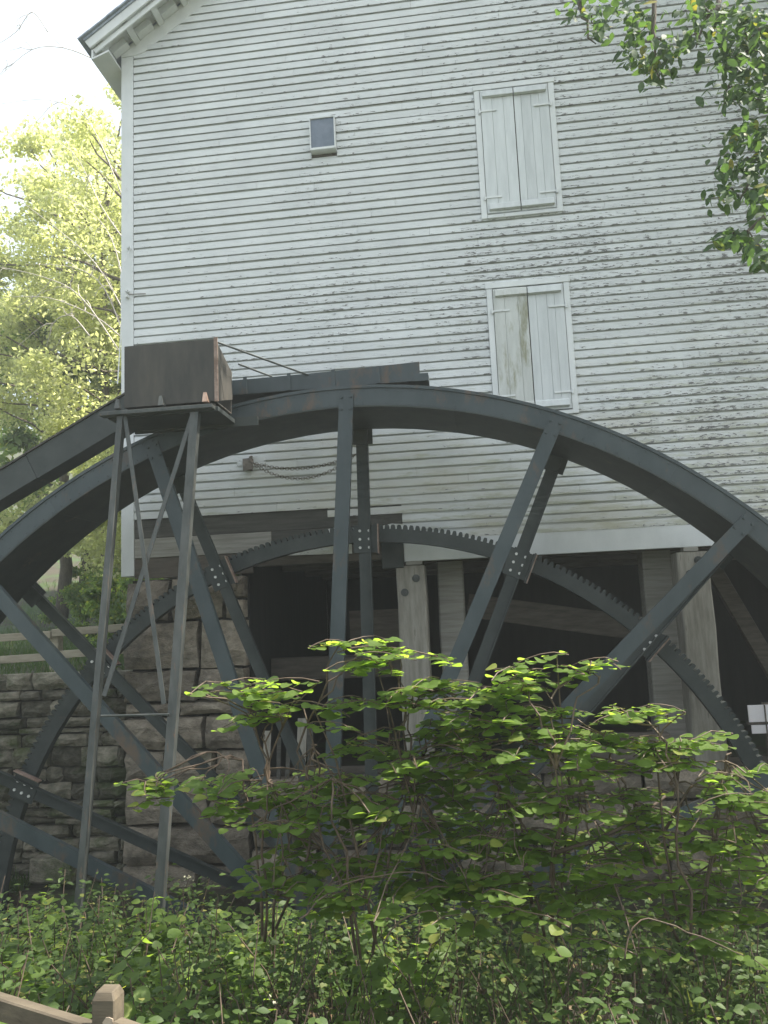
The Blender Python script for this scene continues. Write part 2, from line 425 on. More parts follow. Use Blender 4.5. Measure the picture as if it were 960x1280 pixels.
def clapboard(x0, x1, zb, butt=.026):
    """one board: upright face, cove under the lap of the board above"""
    b = MB(); nseg = max(1, int((x1 - x0) / .45)); vs = []; uv = []; fs = []
    ph = rnd.uniform(0, 99); top = zb + EXP + .022
    for i in range(nseg + 1):
        x = x0 + (x1 - x0) * i / nseg
        dz = .0045 * noise.noise((x * .6, zb * 9, ph)); dy = .003 * noise.noise((x * 1.3, zb * 7, ph + 7))
        vs += [(x, -butt + dy, zb + dz), (x, -butt + .004 + dy, zb + EXP - .024), (x, -.002, zb + EXP - .017), (x, -.001, top), (x, -.004, zb + .017 + dz), (x, -butt + .007 + dy, zb + .005 + dz)]
        uv += [(x, 0), (x, .85), (x, .93), (x, 1), (x, -.1), (x, -.05)]
    for i in range(nseg):
        a, c = i * 6, i * 6 + 6
        fs += [(a, c, c+1, a+1), (a+1, c+1, c+2, a+2), (a+2, c+2, c+3, a+3), (a+5, c+5, c, a), (a+4, c+4, c+5, a+5)]
    e = nseg * 6
    fs += [(0, 1, 2, 3, 4, 5), (e+5, e+4, e+3, e+2, e+1, e)]
    b.add(vs, fs); b.uv = uv
    return b
n_rows_top = int((roof_z(RIDGE_X) - Z0) / EXP)
nboard = 0
for r in range(-n_rows_top, 63):
    zb = Z0 - r * EXP + rnd.uniform(-.005, .005)
    for p, q in row_gap(zb, zb + EXP):
        if r >= 59: p = max(p, 3.56 if r >= 60 else 2.6)
        if q - p < .05: continue
        far_up = r < -9
        cuts = [p]
        if not far_up:
            x = p + rnd.uniform(.9, 4.2)
            while x < q - .8:
                cuts.append(x); x += rnd.uniform(2.6, 4.8)
        cuts.append(q)
        for a, b_ in zip(cuts, cuts[1:]):
            bt = .035 + rnd.uniform(-.003, .004)
            clapboard(a + (.0015 if a != p else 0), b_ - (.0015 if b_ != q else 0), zb, bt).build('clapboard', M['clap'], mill); nboard += 1
# remnants of broken boards over the exposed sill, at the left
for (xa, xb, za, zb_) in ((2.60, 3.56, 2.70, 2.79), (1.86, 2.9, 2.47, 2.575), (1.42, 1.80, 3.68, 3.80)):
    t_ = MB()
    n_ = 7; vs = []
    for i in range(n_ + 1):
        x = xa + (xb - xa) * i / n_; j1, j2 = rnd.uniform(-.018, .012), rnd.uniform(-.015, .02)
        vs += [(x, -.042, za + j1), (x, -.038, zb_ + j2), (x, -.026, zb_ + j2), (x, -.026, za + j1)]
    fs = []
    for i in range(n_):
        a, c = i*4, i*4+4
        fs += [(a, c, c+1, a+1), (a+3, c+3, c, a), (a+1, c+1, c+2, a+2), (a+2, c+2, c+3, a+3)]
    fs += [(0,1,2,3), (n_*4+3, n_*4+2, n_*4+1, n_*4)]
    t_.add(vs, fs); t_.uv = [(v[0], .1) for v in vs]
    t_.build('clapboard', M['clap'], mill, label='broken clapboard remnant with ragged edge')
# sheathing behind the boards
def gable_poly(y, x0, x1, zb, top=9.83):
    return [(x0, y, zb), (x1, y, zb), (x1, y, top), (RIDGE_X, y, top + PITCH_T * RIDGE_X), (x0, y, top)]
f_ = gable_poly(.004, .0, 11.2, 2.36); k_ = gable_poly(.05, .0, 11.2, 2.36)
MB().add(f_ + k_, [(0,1,2,3,4), (9,8,7,6,5), (0,5,6,1), (1,6,7,2), (2,7,8,3), (3,8,9,4), (4,9,5,0)]).build('sheathing', M['darkwood'], mill)
MB().box((-.18, -.034, 2.31), (-.004, .16, 9.76)).build('corner_board', M['white'], mill, bevel=.004)
MB().box((11.204, -.034, 2.31), (11.38, .16, 9.76)).build('corner_board', M['white'], mill, bevel=.004)
# side wall, left, with lap siding as one sheet (edge-on from the front)
sw = MB()
for r in range(0, 65):
    zb = Z0 - r * EXP
    sw.add([(-.175, .16, zb), (-.175, 12, zb), (-.155, 12, zb + EXP + .01), (-.155, .16, zb + EXP + .01), (-.15, .16, zb), (-.15, 12, zb)], [(1,0,3,2), (4,0,1,5)])
sw.uv = [(v[1], .5) for v in sw.v]
sw.build('side_wall', M['clap'], mill)
MB().box((11.36, .165, 2.3), (11.39, 12, 9.76)).build('side_wall', M['white'], mill)
MB().box((-.14, 12.01, -.5), (11.36, 12.1, 9.76)).build('rear_wall', M['white'], mill)
# skirt board (right of the damaged stretch) and the exposed sill timbers at the left
MB().box((3.56, -.036, 2.315), (7.4, .03, Z0 - 62*EXP - .002)).build('skirt_board', M['white'], mill, bevel=.004)
MB().box((7.405, -.034, 2.315), (11.2, .03, Z0 - 62*EXP - .002)).build('skirt_board', M['white'], mill, bevel=.004)
MB().box((.0, -.022, 2.80), (3.555, .0, 3.045)).build('sill_board', M['sill'], mill, bevel=.006, label='dark bare sill timber where the siding is gone')
MB().box((.0, -.03, 2.54), (1.85, .0, 2.795)).build('sill_board', M['pinboard'], mill, bevel=.006, label='grey unpainted board under the dark sill')
MB().box((1.86, -.026, 2.575), (3.3, .0, 2.795)).build('sill_board', M['sill'], mill, bevel=.006)
MB().box((.0, -.02, 2.27), (1.6, .002, 2.535)).build('sill_board', M['darkwood'], mill, bevel=.006)
MB().box((1.61, .02, 2.36), (3.4, .2, 2.57)).build('girder', M['darkwood'], mill, bevel=.01)
MB().box((3.28, -.06, 2.24), (3.555, .10, 2.57)).build('sill_board', M['steel_dark'], mill, bevel=.008, label='dark greenish end block beside the skirt board')
MB().box((3.56, .035, 2.33), (11.1, .26, 2.62)).build('girder', M['darkwood'], mill, bevel=.01)
for p, q, b_ in ((3.58, 3.78, 2.27), (6.95, 7.12, 2.262)):
    MB().box((p, -.05, b_), (q, .1, b_ + .05)).build('packing_block', M['pinboard'], mill, bevel=.004)

# windows
def window(x0, x1, z0, z1, pm, lab, mossy):
    wn = MB().box((x0, -.001, z0), (x1, .003, z1)).build('shuttered_window', M['darkwood'], mill, label=lab)
    cw = .075; F = -.056
    MB().box((x0, F, z0), (x0 + cw, .0, z1 - .075)).build('casing', M['white'], wn, bevel=.004)
    MB().box((x1 - cw, F, z0), (x1, .0, z1 - .075)).build('casing', M['white'], wn, bevel=.004)
    MB().box((x0 - .012, F - .008, z1 - .073), (x1 + .012, .0, z1)).build('casing', M['white'], wn, bevel=.004)
    MB().box((x0 + cw + .001, F - .012, z0 - .005), (x1 - cw - .001, .0, z0 + .045)).build('window_sill', M['white'], wn, bevel=.004)
    ix0, ix1 = x0 + cw + .006, x1 - cw - .006; mid = (ix0 + ix1) / 2 - .01
    zb, zt = z0 + .06, z1 - .088
    for s, (a, b) in enumerate(((ix0, mid - .006), (mid + .006, ix1))):
        n = 3 if s == 0 else 4
        ws = [rnd.uniform(.8, 1.3) for _ in range(n)]; tot = sum(ws); x = a
        for k in range(n):
            xe = x + (b - a) * ws[k] / tot
            MB().box((x + (.0022 if k else 0), F - .004 + rnd.uniform(-.0025, .0025) - (.006 if s == 0 else 0), zb + rnd.uniform(0, .004)), (xe, -.008, zt - rnd.uniform(0, .004))).build('plank', M['shutter_mossy'] if (mossy and s == 0) else pm, wn, bevel=.002)
            x = xe
        for zc, hh in ((zt - .075, .075), (zb + .07, .07)):
            bt = MB(); y0, y1 = F - .0145, F - .052
            zt_, zb_ = zc + hh * .9, zc - hh * .6
            xa, xb = a + .028 * (s == 0), b - .028 * (s == 1)
            vs = [(xa, y0, zb_), (xb, y0, zb_), (xb, y1, zb_ + .012), (xa, y1, zb_ + .012), (xa, y0, zt_), (xb, y0, zt_), (xb, y1 + .012, zt_ - .018), (xa, y1 + .012, zt_ - .018)]
            bt.add(vs, [(3,2,1,0), (4,5,6,7), (0,1,5,4), (1,2,6,5), (2,3,7,6), (3,0,4,7)])
            bt.build('batten', M['shutter_mossy'] if (mossy and s == 0) else pm, wn, bevel=.002)
        for zc in (zt - .30, zb + .22):
            hx = a if s == 0 else b; d = 1 if s == 0 else -1
            hb = MB().box((min(hx - d*.03, hx + d*.20), F - .022, zc - .012), (max(hx - d*.03, hx + d*.20), F - .0115, zc + .012))
            hb.tube([(hx - d*.02, F - .022, zc - .035), (hx - d*.02, F - .022, zc + .035)], .014, 6)
            hb.build('hinge', M['white'], wn)
    return wn
window(*WIN[0], M['shutter'], 'upper shuttered window, clean pale grey planks', False)
window(*WIN[1], M['shutter'], 'lower shuttered window, left shutter streaked with mildew', True)

# vent hood
vb = MB().box((VENT[0], .0, VENT[2]), (VENT[1], .003, VENT[3])).build('vent', M['darkwood'], mill, label='small square vent box on the siding')
x0, x1, z0, z1 = VENT; D = -.13
MB().box((x0, D, z0), (x0 + .014, -.001, z1)).build('vent_side', M['white'], vb)
MB().box((x1 - .014, D, z0), (x1, -.001, z1)).build('vent_side', M['white'], vb)
MB().box((x0 + .015, D + .001, z1 - .018), (x1 - .015, -.001, z1)).build('vent_top', M['white'], vb)
MB().box((x0 + .015, D + .004, z0), (x1 - .015, -.001, z0 + .03)).build('vent_lip', M['white'], vb)
MB().box((x0 + .015, D + .018, z0 + .031), (x1 - .015, D + .03, z1 - .019)).build('vent_panel', M['ventgrey'], vb)

# roof, rake and eave at the upper left
ex, ez = -.44, 9.63; ry = -.46                      # eave tip of the barge board (lower corner), overhang
sl_ = PITCH_T; cs = 1 / math.sqrt(1 + sl_**2); sn = sl_ * cs
def rp(d, n, y):                                     # along the left roof slope: d from the tip, n perpendicular (up)
    return (ex + d * cs - n * sn, y, ez + d * sn + n * cs)
LEN = (RIDGE_X - ex) / cs
def slope_box(d0, d1, n0, n1, y0, y1):
    return MB().add([rp(d0,n0,y0), rp(d1,n0,y0), rp(d1,n0,y1), rp(d0,n0,y1), rp(d0,n1,y0), rp(d1,n1,y0), rp(d1,n1,y1), rp(d0,n1,y1)], [(3,2,1,0),(4,5,6,7),(0,1,5,4),(1,2,6,5),(2,3,7,6),(3,0,4,7)])
slope_box(0, LEN, -.0, .13, ry, ry + .03).build('barge_board', M['white'], mill, bevel=.004)
slope_box(.02, LEN, -.075, -.003, ry + .05, ry + .075).build('barge_board', M['white'], mill, bevel=.004)
slope_box(.0, LEN, .131, .16, ry - .02, 12.4).build('roof_deck', M['shingle'], mill)
slope_box(.03, LEN, .085, .10, ry + .032, -.01).build('soffit', M['white'], mill)
d = .12
while d < LEN - .3:
    slope_box(d, d + .09, -.04, .084, ry + .08, -.03).build('lookout', M['white'], mill, bevel=.003)
    slope_box(d + .1, d + .36, -.02, .084, -.16, -.04).build('lookout', M['white'], mill, bevel=.003)
    d += .44
# frieze (rake trim on the wall)
f0 = [(-.18, -.036, 9.765), (.0, -.036, 9.765), (.16, -.036, 9.80), (RIDGE_X, -.036, 9.80 + PITCH_T*(RIDGE_X - .16)), (RIDGE_X, -.036, 9.80 + PITCH_T*(RIDGE_X + .25)), (-.18, -.036, 9.80 + PITCH_T*.07)]
MB().add(f0 + [(x, -.002, z) for x, y, z in f0], [(0,1,2,3,4,5), (11,10,9,8,7,6), (0,6,7,1), (1,7,8,2), (2,8,9,3), (3,9,10,4), (4,10,11,5), (5,11,6,0)]).build('frieze_board', M['white'], mill)
# eave: fascia along the left, soffit, end return
MB().box((ex + .005, ry + .035, ez - .15), (ex + .03, 12.4, ez - .002)).build('fascia', M['white'], mill, bevel=.003)
MB().add([(ex + .03, ry + .04, ez - .145), (-.185, ry + .04, ez - .06), (-.185, 12.4, ez - .06), (ex + .03, 12.4, ez - .145),
          (ex + .03, ry + .04, ez - .12), (-.185, ry + .04, ez - .035), (-.185, 12.4, ez - .035), (ex + .03, 12.4, ez - .12)],
         [(3,2,1,0),(4,5,6,7),(0,1,5,4),(1,2,6,5),(2,3,7,6),(3,0,4,7)]).build('soffit', M['white'], mill)
nsh = int(LEN / .17)
for k in range(nsh):
    d0 = -.06 + k * .17
    slope_box(d0, d0 + .2, .162 + .003, .162 + .022, ry - .05 - rnd.uniform(0, .012), 12.4).build('shingle_course', M['shingle'], mill)
MB().add([(2*RIDGE_X - x, y, z) for x, y, z in slope_box(-.05, LEN + .02, .131, .185, ry - .05, 12.4).v], [(0,1,2,3),(7,6,5,4),(4,5,1,0),(5,6,2,1),(6,7,3,2),(7,4,0,3)]).build('roof_slope', M['shingle'], mill)
MB().add([(2*RIDGE_X - x, y, z) for x, y, z in slope_box(0, LEN, .0, .13, ry, ry + .03).v], [(0,1,2,3),(7,6,5,4),(4,5,1,0),(5,6,2,1),(6,7,3,2),(7,4,0,3)]).build('barge_board', M['white'], mill)

# basement: posts, beams, interior
def post(x0, x1, y0, y1, z0, z1, mat, bolts=None):
    b = MB(); n = 6; vs = []
    for k in range(n + 1):
        z = z0 + (z1 - z0) * k / n; jx, jy = rnd.uniform(-.006, .006), rnd.uniform(-.006, .006)
        c = .018
        vs += [(x0+jx+c, y0+jy, z), (x1+jx-c, y0+jy, z), (x1+jx, y0+jy+c, z), (x1+jx, y1, z), (x0+jx, y1, z), (x0+jx, y0+jy+c, z)]
    fs = [(k*6+i, k*6+(i+1)%6, k*6+6+(i+1)%6, k*6+6+i) for k in range(n) for i in range(6)]
    fs += [(5,4,3,2,1,0), tuple(n*6+i for i in range(6))]
    o = b.add(vs, fs).build('post', mat, mill)
    for bx, bz in bolts or []:
        q = MB().tube([(bx, y0 + .01, bz), (bx, y0 - .012, bz)], .05, 10)
        q.tube([(bx, y0 - .0125, bz), (bx, y0 - .035, bz)], .024, 6); q.build('bolt', M['galv'], o)
    return o
post(3.45, 3.81, -.04, .30, -.5, 2.262, M['oldwood'], [(3.70, 2.10), (3.55, 1.93)])
post(6.87, 7.24, -.04, .30, -.5, 2.255, M['oldwood'], [(7.11, 2.15), (7.00, 1.99)])
post(3.93, 4.27, .55, .85, -.5, 2.33, M['pinboard'])
post(6.57, 6.93, .55, .85, -.5, 2.33, M['pinboard'])
post(9.6, 9.95, -.04, .30, -.5, 2.3, M['oldwood'])
MB().box((1.5, 1.1, .82), (3.5, 1.35, 1.13)).build('beam', M['darkwood'], mill, bevel=.01)
MB().bar((4.3, 1.15, 1.75), (6.9, 1.15, 1.28), .32, .2, (0, 0, 1)).build('beam', M['darkwood'], mill, bevel=.01, label='brown slanting beam inside the dark basement')
MB().box((2.6, 1.36, 1.2), (3.45, 1.42, 1.75)).build('beam', M['darkwood'], mill)
MB().bar((7.75, 2.0, 2.3), (8.6, 2.0, .45), .22, .12, (1, 0, 0)).build('brace', M['darkwood'], mill, bevel=.01)
MB().box((1.5, .32, -.42), (11, .34, -.22)).build('beam', M['darkwood'], mill)
MB().box((4.9, -.12, -.28), (6.6, .1, .14)).build('beam', M['darkwood'], mill, bevel=.012, label='brown timber lying on the stone sill')
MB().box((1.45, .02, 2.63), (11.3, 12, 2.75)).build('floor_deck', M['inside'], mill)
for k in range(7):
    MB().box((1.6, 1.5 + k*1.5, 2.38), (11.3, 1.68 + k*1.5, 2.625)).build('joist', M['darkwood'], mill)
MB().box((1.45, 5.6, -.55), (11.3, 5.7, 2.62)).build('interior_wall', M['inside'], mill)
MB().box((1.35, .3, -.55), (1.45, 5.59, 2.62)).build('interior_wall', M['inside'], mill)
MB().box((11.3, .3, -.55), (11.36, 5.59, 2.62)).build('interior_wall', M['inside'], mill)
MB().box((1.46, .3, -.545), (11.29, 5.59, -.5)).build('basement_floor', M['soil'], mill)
# foundation: pier below the left corner, low wall under the opening
fd = MB().box((-.10, .14, -3.0), (1.40, .6, 2.26)).build('foundation', M['mortar'], mill)
MB().box((1.40, .12, -3.0), (11.3, .28, -.30)).build('foundation_core', M['mortar'], fd)
nst = courses(-.14, 1.50, -2.2, 2.255, .3, .5, .38, .95, -.10, .26, .045, M['stone'], fd, [.55, .62, .40, .18, .42, .40, .52, .46], joint=.024, yj=.045)
nst += courses(1.50, 10.2, -2.6, -.28, .32, .52, .5, 1.25, -.10, .24, .05, M['stone'], fd, joint=.024, yj=.045)
# broken stakes and old boards standing in the opening beside the pier
for x, zt, wd in ((1.70, .28, .09), (1.86, .20, .05), (1.97, .14, .05), (2.14, .42, .12), (2.28, .36, .08)):
    b = MB().bar((x, -.0, -.30), (x + rnd.uniform(-.04, .04), .05, zt), wd, .03, (1, 0, 0))
    o = b.build('wooden_stake', M['sill'] if x in (1.86, 1.97, 2.28) else M['oldwood']); i_ = round(x * 100)
    o.location = (0, 0, 0)
    tag(o, {170: 'wide grey stake nearest the stone pier', 186: 'thin grey stake, second from the stone pier', 197: 'shortest thin stake in the row beside the stone pier',
            214: 'tallest and widest weathered stake behind the shrub', 228: 'broken-topped grey stake farthest from the stone pier'}[i_], 'stake', 'wooden stakes in the basement opening')

# white panel added in place of daylight through a far opening, right
pn = thing('daylight_panel', (7.66, -.12, .2), 'small white panel standing in for daylight, crossed by a dark bar, at right', 'panel')
MB().box((7.48, -.14, .25), (7.86, -.12, .44)).build('panel_board', M['panel'], pn)
MB().box((7.50, -.14, .12), (7.86, -.12, .215)).build('panel_board', M['panel'], pn)
MB().box((7.655, -.15, .11), (7.67, -.1405, .44)).build('divider', M['darkwood'], pn)
MB().box((7.46, -.1395, .222), (7.91, -.09, .243)).build('crossbar', M['darkwood'], pn)
MB().box((7.66, -.118, -.32), (7.76, -.06, .46)).build('panel_support', M['darkwood'], pn)  # support added for the stand-in panel

# ------------------------------------------------------------------ rubble wall, left
rw = thing('rubble_wall', (-1.6, .2, -1.55), 'mossy dry-laid rubble stone wall left of the mill pier', 'stone wall')
MB().box((-3.6, .2, -1.7), (-.19, .5, 1.0)).build('wall_core', M['mortar'], rw)
nrub = courses(-2.75, -.17, -1.6, 1.10, .07, .26, .16, .55, .10, .25, .03, M['rubble'], rw, joint=.014, yj=.06)
courses(-3.9, -2.75, -1.6, 1.02, .2, .3, .4, .7, .10, .25, .03, M['rubble'], rw, joint=.012, yj=.04)
sb = MB().box((-1.28, -.30, -1.45), (-.72, .02, -1.16), jit=.02).build('stone_slab', M['rubble'], bevel=.02)
tag(sb, 'flat grey slab lying at the foot of the rubble wall', 'stone slab')

# ------------------------------------------------------------------ far fence
ff = thing('rail_fence', (-2.5, 1.2, 1.0), 'low grey wooden rail fence on top of the bank behind the rubble wall', 'fence')
for x in (-4.1, -1.78, -.35):
    MB().box((x - .07, 1.17, .7), (x + .07, 1.31, 1.62), jit=.008).build('fence_post', M['farfence'], ff, bevel=.01)
for z in (1.28, 1.60):
    MB().bar((-4.4, 1.13, z - .06), (-1.8, 1.13, z), .11, .05, (0, 0, 1)).build('rail', M['farfence'], ff, bevel=.006)
    MB().bar((-1.78, 1.125, z + .02), (-.2, 1.125, z + .07), .11, .05, (0, 0, 1)).build('rail', M['farfence'], ff, bevel=.006)

# ------------------------------------------------------------------ water wheel
CX, CZ = 3.106, -2.018
RO, RI, YN, YF = 6.15, 5.93, -1.71, -.70
wheel = thing('water_wheel', (CX, -1.2, CZ), 'huge dark blue-grey steel overshot water wheel with paired flat spokes', 'water wheel')
NS = 16; STEP = math.tau / NS; OFF = R(.6)
def wp(a, r, y): return (CX + r * math.sin(a), y, CZ + r * math.cos(a))
def ring_seg(a0, a1, r0, r1, y0, y1, n=9):
    b = MB(); vs = []
    for i in range(n + 1):
        a = a0 + (a1 - a0) * i / n
        vs += [wp(a, r0, y0), wp(a, r1, y0), wp(a, r1, y1), wp(a, r0, y1)]
    fs = []
    for i in range(n):
        p, q = i*4, i*4+4
        fs += [(p, p+1, q+1, q), (p+1, p+2, q+2, q+1), (p+2, p+3, q+3, q+2), (p+3, p, q, q+3)]
    fs += [(3,2,1,0), tuple(n*4+i for i in range(4))]
    return b.add(vs, fs)
for k in range(NS):
    a0 = OFF + (k + .5) * STEP; a1 = a0 + STEP; o_ = .003 * (k % 2)
    ring_seg(a0, a1, RI + .001, RO, YN - .02 - o_, YN - .004 - o_).build('shroud_plate', M['steel'], wheel)
    ring_seg(a0, a1, RI + .001, RO, YF + .004 + o_, YF + .02 + o_).build('shroud_plate', M['steel'], wheel)
    ring_seg(a0, a1, RI - .012 - o_, RI, YN - .02, YF + .02).build('sole_plate', M['steel_dark'], wheel)
    # outer angle lip of the near shroud
    ring_seg(a0, a1, RO - .03, RO + .004, YN - .034 - o_, YN - .0205 - o_).build('rim_lip', M['steel'], wheel)
NA = {0: (.7, 4), -1: (-20.6, 3), 1: (22.1, 4.2), 2: (42.6, 5), -2: (-43.8, 1.0), -3: (-66, 1), 3: (65.5, 4)}
for k in range(NS):
    kk = k if k <= 8 else k - 16
    base = math.degrees(OFF) + kk * 22.5
    an, lean = NA.get(kk, (base, 2.5))
    a = R(an)
    # near spoke: rim end on the face, hub end offset (tangent spokes)
    hub = Vector(wp(a, .55, YN - .045)) + Vector((-math.cos(a), 0, math.sin(a))) * (.085 * lean)
    rim = Vector(wp(a, RI + .13, YN - .036)); dd = (rim - hub).normalized()
    tang = Vector((math.cos(a), 0, -math.sin(a)))
    b = MB().bar(hub, rim, .155, .016, tang)
    e = tang * .07
    b.bar(hub + e + Vector((0, .035, 0)), rim + e - dd * .32 + Vector((0, .035, 0)), .014, .054, tang)
    sp = b.build('spoke', M['steel'], wheel)
    if abs(kk) <= 3:
        for dr in (.0, -.13):
            for s in (-.05, .05):
                c = rim + dd * (dr - .035) + tang * s
                MB().tube([c + Vector((0, -.008, 0)), c + Vector((0, -.024, 0))], .016, 6).build('bolt', M['steel'], sp)
    af = R({0: .7, 1: 23.6, 2: 44.3, -1: -22.2, -2: -45.0}.get(kk, base))
    hub = Vector(wp(af, .5, YF + .05)); rim = Vector(wp(af, RI - .02, YF + .036)); tang = Vector((math.cos(af), 0, -math.sin(af)))
    b = MB().bar(hub, rim, .15, .016, tang); e = tang * .068
    b.bar(hub + e - Vector((0, .036, 0)), rim + e - Vector((0, .036, 0)), .014, .054, tang)
    b.build('spoke', M['steel_dark'], wheel)
    MB().bar(Vector(wp(af, RI - .20, YF + .02)), Vector(wp(af, RI - .013, YF + .02)), .26, .02, tang).build('gusset', M['steel_dark'], wheel)
# gear ring: sixteen toothed segments, one mesh shared
GT, GR0, GR1, YG = 4.765, 4.555, 4.712, -.57
def gear_mesh():
    b = ring_seg(.0008, STEP - .0008, GR0, GR1, YG, YG + .11, 10)
    b.v = [(x - CX, y, z - CZ) for x, y, z in b.v]
    nt_ = 25
    for i in range(nt_):
        a = (i + .5) / nt_ * STEP; w0, w1 = .0052, .0030
        vs = []
        for (r, w_) in ((GR1 - .006, w0), (GT - .02, w0 * .9), (GT, w1)):
            for s in (-1, 1):
                for y in (YG + .002, YG + .108):
                    vs.append((r * math.sin(a + s * w_), y, r * math.cos(a + s * w_)))
        fs = []
        for l in (0, 4):
            fs += [(l, l+2, l+6, l+4), (l+3, l+1, l+5, l+7), (l+1, l, l+4, l+5), (l+2, l+3, l+7, l+6)]
        fs.append((8, 10, 11, 9)); b.add(vs, fs)
    me = bpy.data.meshes.new('gear_segment'); me.from_pydata(b.v, [], b.f); me.materials.append(M['steel_dark']); me.update(); return me
gm = gear_mesh()
for k in range(NS):
    o = bpy.data.objects.new('gear_segment', gm); col.objects.link(o); adopt(o, wheel)
    o.matrix_basis = Matrix.Translation((CX, 0, CZ)) @ Matrix.Rotation(OFF + k * STEP, 4, 'Y')
    kk = k if k <= 8 else k - 16
    af = R({0: .7, 1: 23.6, 2: 44.3, -1: -22.2, -2: -45.0}.get(kk, math.degrees(OFF) + kk * 22.5))
    tang = Vector((math.cos(af), 0, -math.sin(af)))
    br = MB().bar(wp(af, 4.42, YF + .027), wp(af, 4.74, YF + .027), .27, .018, tang)
    br.bar(Vector(wp(af, 4.40, YF + .02)) + tang * .15, Vector(wp(af, 4.76, YF + .02)) + tang * .15, .02, .12, tang)
    bo = br.build('gear_bracket', M['steel_dark'], wheel)
    if abs(kk) <= 3:
        MB().bar(Vector(wp(af, 4.40, YF - .02)) + tang * .168, Vector(wp(af, 4.75, YF - .02)) + tang * .168, .014, .085, tang).build('lit_bracket_edge', M['rustlit'], bo)  # strip coloured as the sunlit side of the bracket
        for i in range(6):
            c = Vector(wp(af, 4.48 + .1 * (i // 2), YF + .017)) + tang * (-.055 if i % 2 else .055)
            MB().tube([c, c - Vector((0, .018, 0))], .017, 6).build('bolt', M['bolt'], bo)
# rivets round both edges of the near shroud
rv = MB()
for i in range(300):
    a = i / 300 * math.tau
    for r_ in (RI + .028, RO - .055):
        rv.tube([wp(a, r_, YN - .02), wp(a, r_, YN - .029)], .0085, 5)
rv.build('rivets', M['steel'], wheel, kind='stuff')
# hub and shaft
for y in (YN - .05, YF + .05):
    hb = MB()
    hb.tube([(CX, y - .03, CZ), (CX, y + .03, CZ)], .78, 24); hb.tube([(CX, y - .12, CZ), (CX, y + .12, CZ)], .34, 20)
    hb.build('hub', M['steel_dark'], wheel)
MB().tube([(CX, -2.9, CZ), (CX, -.12, CZ)], .16, 16).build('axle', M['steel_dark'], wheel)
# bucket blades between the shrouds, behind the rim
for k in range(48):
    a = k / 48 * math.tau
    MB().add([wp(a, RI + .002, YN - .003), wp(a + .05, RO - .02, YN - .003), wp(a + .05, RO - .02, YF + .003), wp(a, RI + .002, YF + .003),
              wp(a + .003, RI + .002, YN - .003), wp(a + .053, RO - .02, YN - .003), wp(a + .053, RO - .02, YF + .003), wp(a + .003, RI + .002, YF + .003)],
             [(3,2,1,0),(4,5,6,7),(0,1,5,4),(1,2,6,5),(2,3,7,6),(3,0,4,7)]).build('bucket', M['steel_dark'], wheel)

# ------------------------------------------------------------------ headrace: tank, chute, penstock, trestle
tank = thing('head_tank', (1.45, -2.05, 3.9), 'rusty dark steel tank box standing on the trestle above the wheel', 'tank')
tx0, tx1, tf, tb, tz0, tz1 = .94, 1.925, -2.35, -1.80, 3.90, 4.56
MB().box((tx0, tf, tz0), (tx1, tf + .012, tz1)).build('front_plate', M['rust'], tank)
MB().box((tx0, tf + .0125, tz0), (tx0 + .012, tb, tz1 - .02)).build('side_plate', M['rust'], tank)
s_ = [(tf + .0125, tz0), (tb, tz0 + .16), (tb, tz1 - .19), (tf + .0125, tz1)]
MB().add([(tx1 - .012, y, z) for y, z in s_] + [(tx1, y, z) for y, z in s_], [(0,1,2,3), (7,6,5,4), (0,4,5,1), (1,5,6,2), (2,6,7,3), (3,7,4,0)]).build('side_plate', M['rust'], tank)
MB().box((tx0 + .0125, tb - .012, tz0), (tx1 - .0125, tb, tz1 - .2)).build('back_plate', M['rust'], tank)
MB().box((tx0 + .013, tf + .013, tz0), (tx1 - .013, tb - .013, tz0 + .012)).build('bottom_plate', M['rust'], tank)
MB().box((tx1 - .012, tf - .012, tz0 - .01), (tx1 + .026, tf - .001, tz1 + .012)).build('corner_angle', M['rustlit'], tank)  # sun on the corner is put into the colour
for x in (.86, 1.33, 1.80):
    q = MB(); q.add([(x, tf - .07, tz0 - .02), (x + .06, tf - .07, tz0 - .02), (x + .06, tf - .004, tz0 - .02), (x, tf - .004, tz0 - .02), (x, tf - .03, tz0 + .09), (x + .03, tf - .03, tz0 + .09), (x + .03, tf - .004, tz0 + .09), (x, tf - .004, tz0 + .09)],
                     [(3,2,1,0),(4,5,6,7),(0,1,5,4),(1,2,6,5),(2,3,7,6),(3,0,4,7)])
    q.build('bracket', M['rustlit'] if x > 1.5 else M['galv'], tank)  # right-hand bracket is coloured as if sunlit

trs = thing('steel_trestle', (1.2, -2.5, -1.35), 'angle-iron trestle with crossed braces carrying the head tank in front of the wheel', 'trestle')
MB().box((.72, -2.47, 3.80), (1.92, -2.36, 3.84)).build('platform_angle', M['galv'], trs, bevel=.003)
MB().box((.76, -2.355, 3.79), (1.95, -1.80, 3.838)).build('platform_deck', M['steel_dark'], trs, bevel=.003)
MB().box((.8, -1.79, 3.76), (2.2, -1.755, 3.86)).build('platform_angle', M['steel_dark'], trs)
MB().box((.82, -2.34, 3.845), (1.9, -2.28, 3.878)).build('platform_angle', M['rust'], trs)
def leg(p, q, wd, mat='galv'):
    p, q = Vector(p), Vector(q)
    b = MB().bar(p, q, wd, .012, (1, 0, 0)); e = Vector((wd / 2 - .006, .035, 0))
    b.bar(p + e, q + e, .012, .075, (1, 0, 0))
    return b.build('leg', M[mat], trs)
topA, ftA = at(150, 520, -2.42), at(100, 1095, -2.95); ftA2 = topA + (ftA - topA) * 1.16
topB, ftB = at(243, 515, -2.42), at(207, 1000, -2.9); ftB2 = topB + (ftB - topB) * 1.32
leg(topA, ftA2, .06); leg(topB, ftB2, .085)
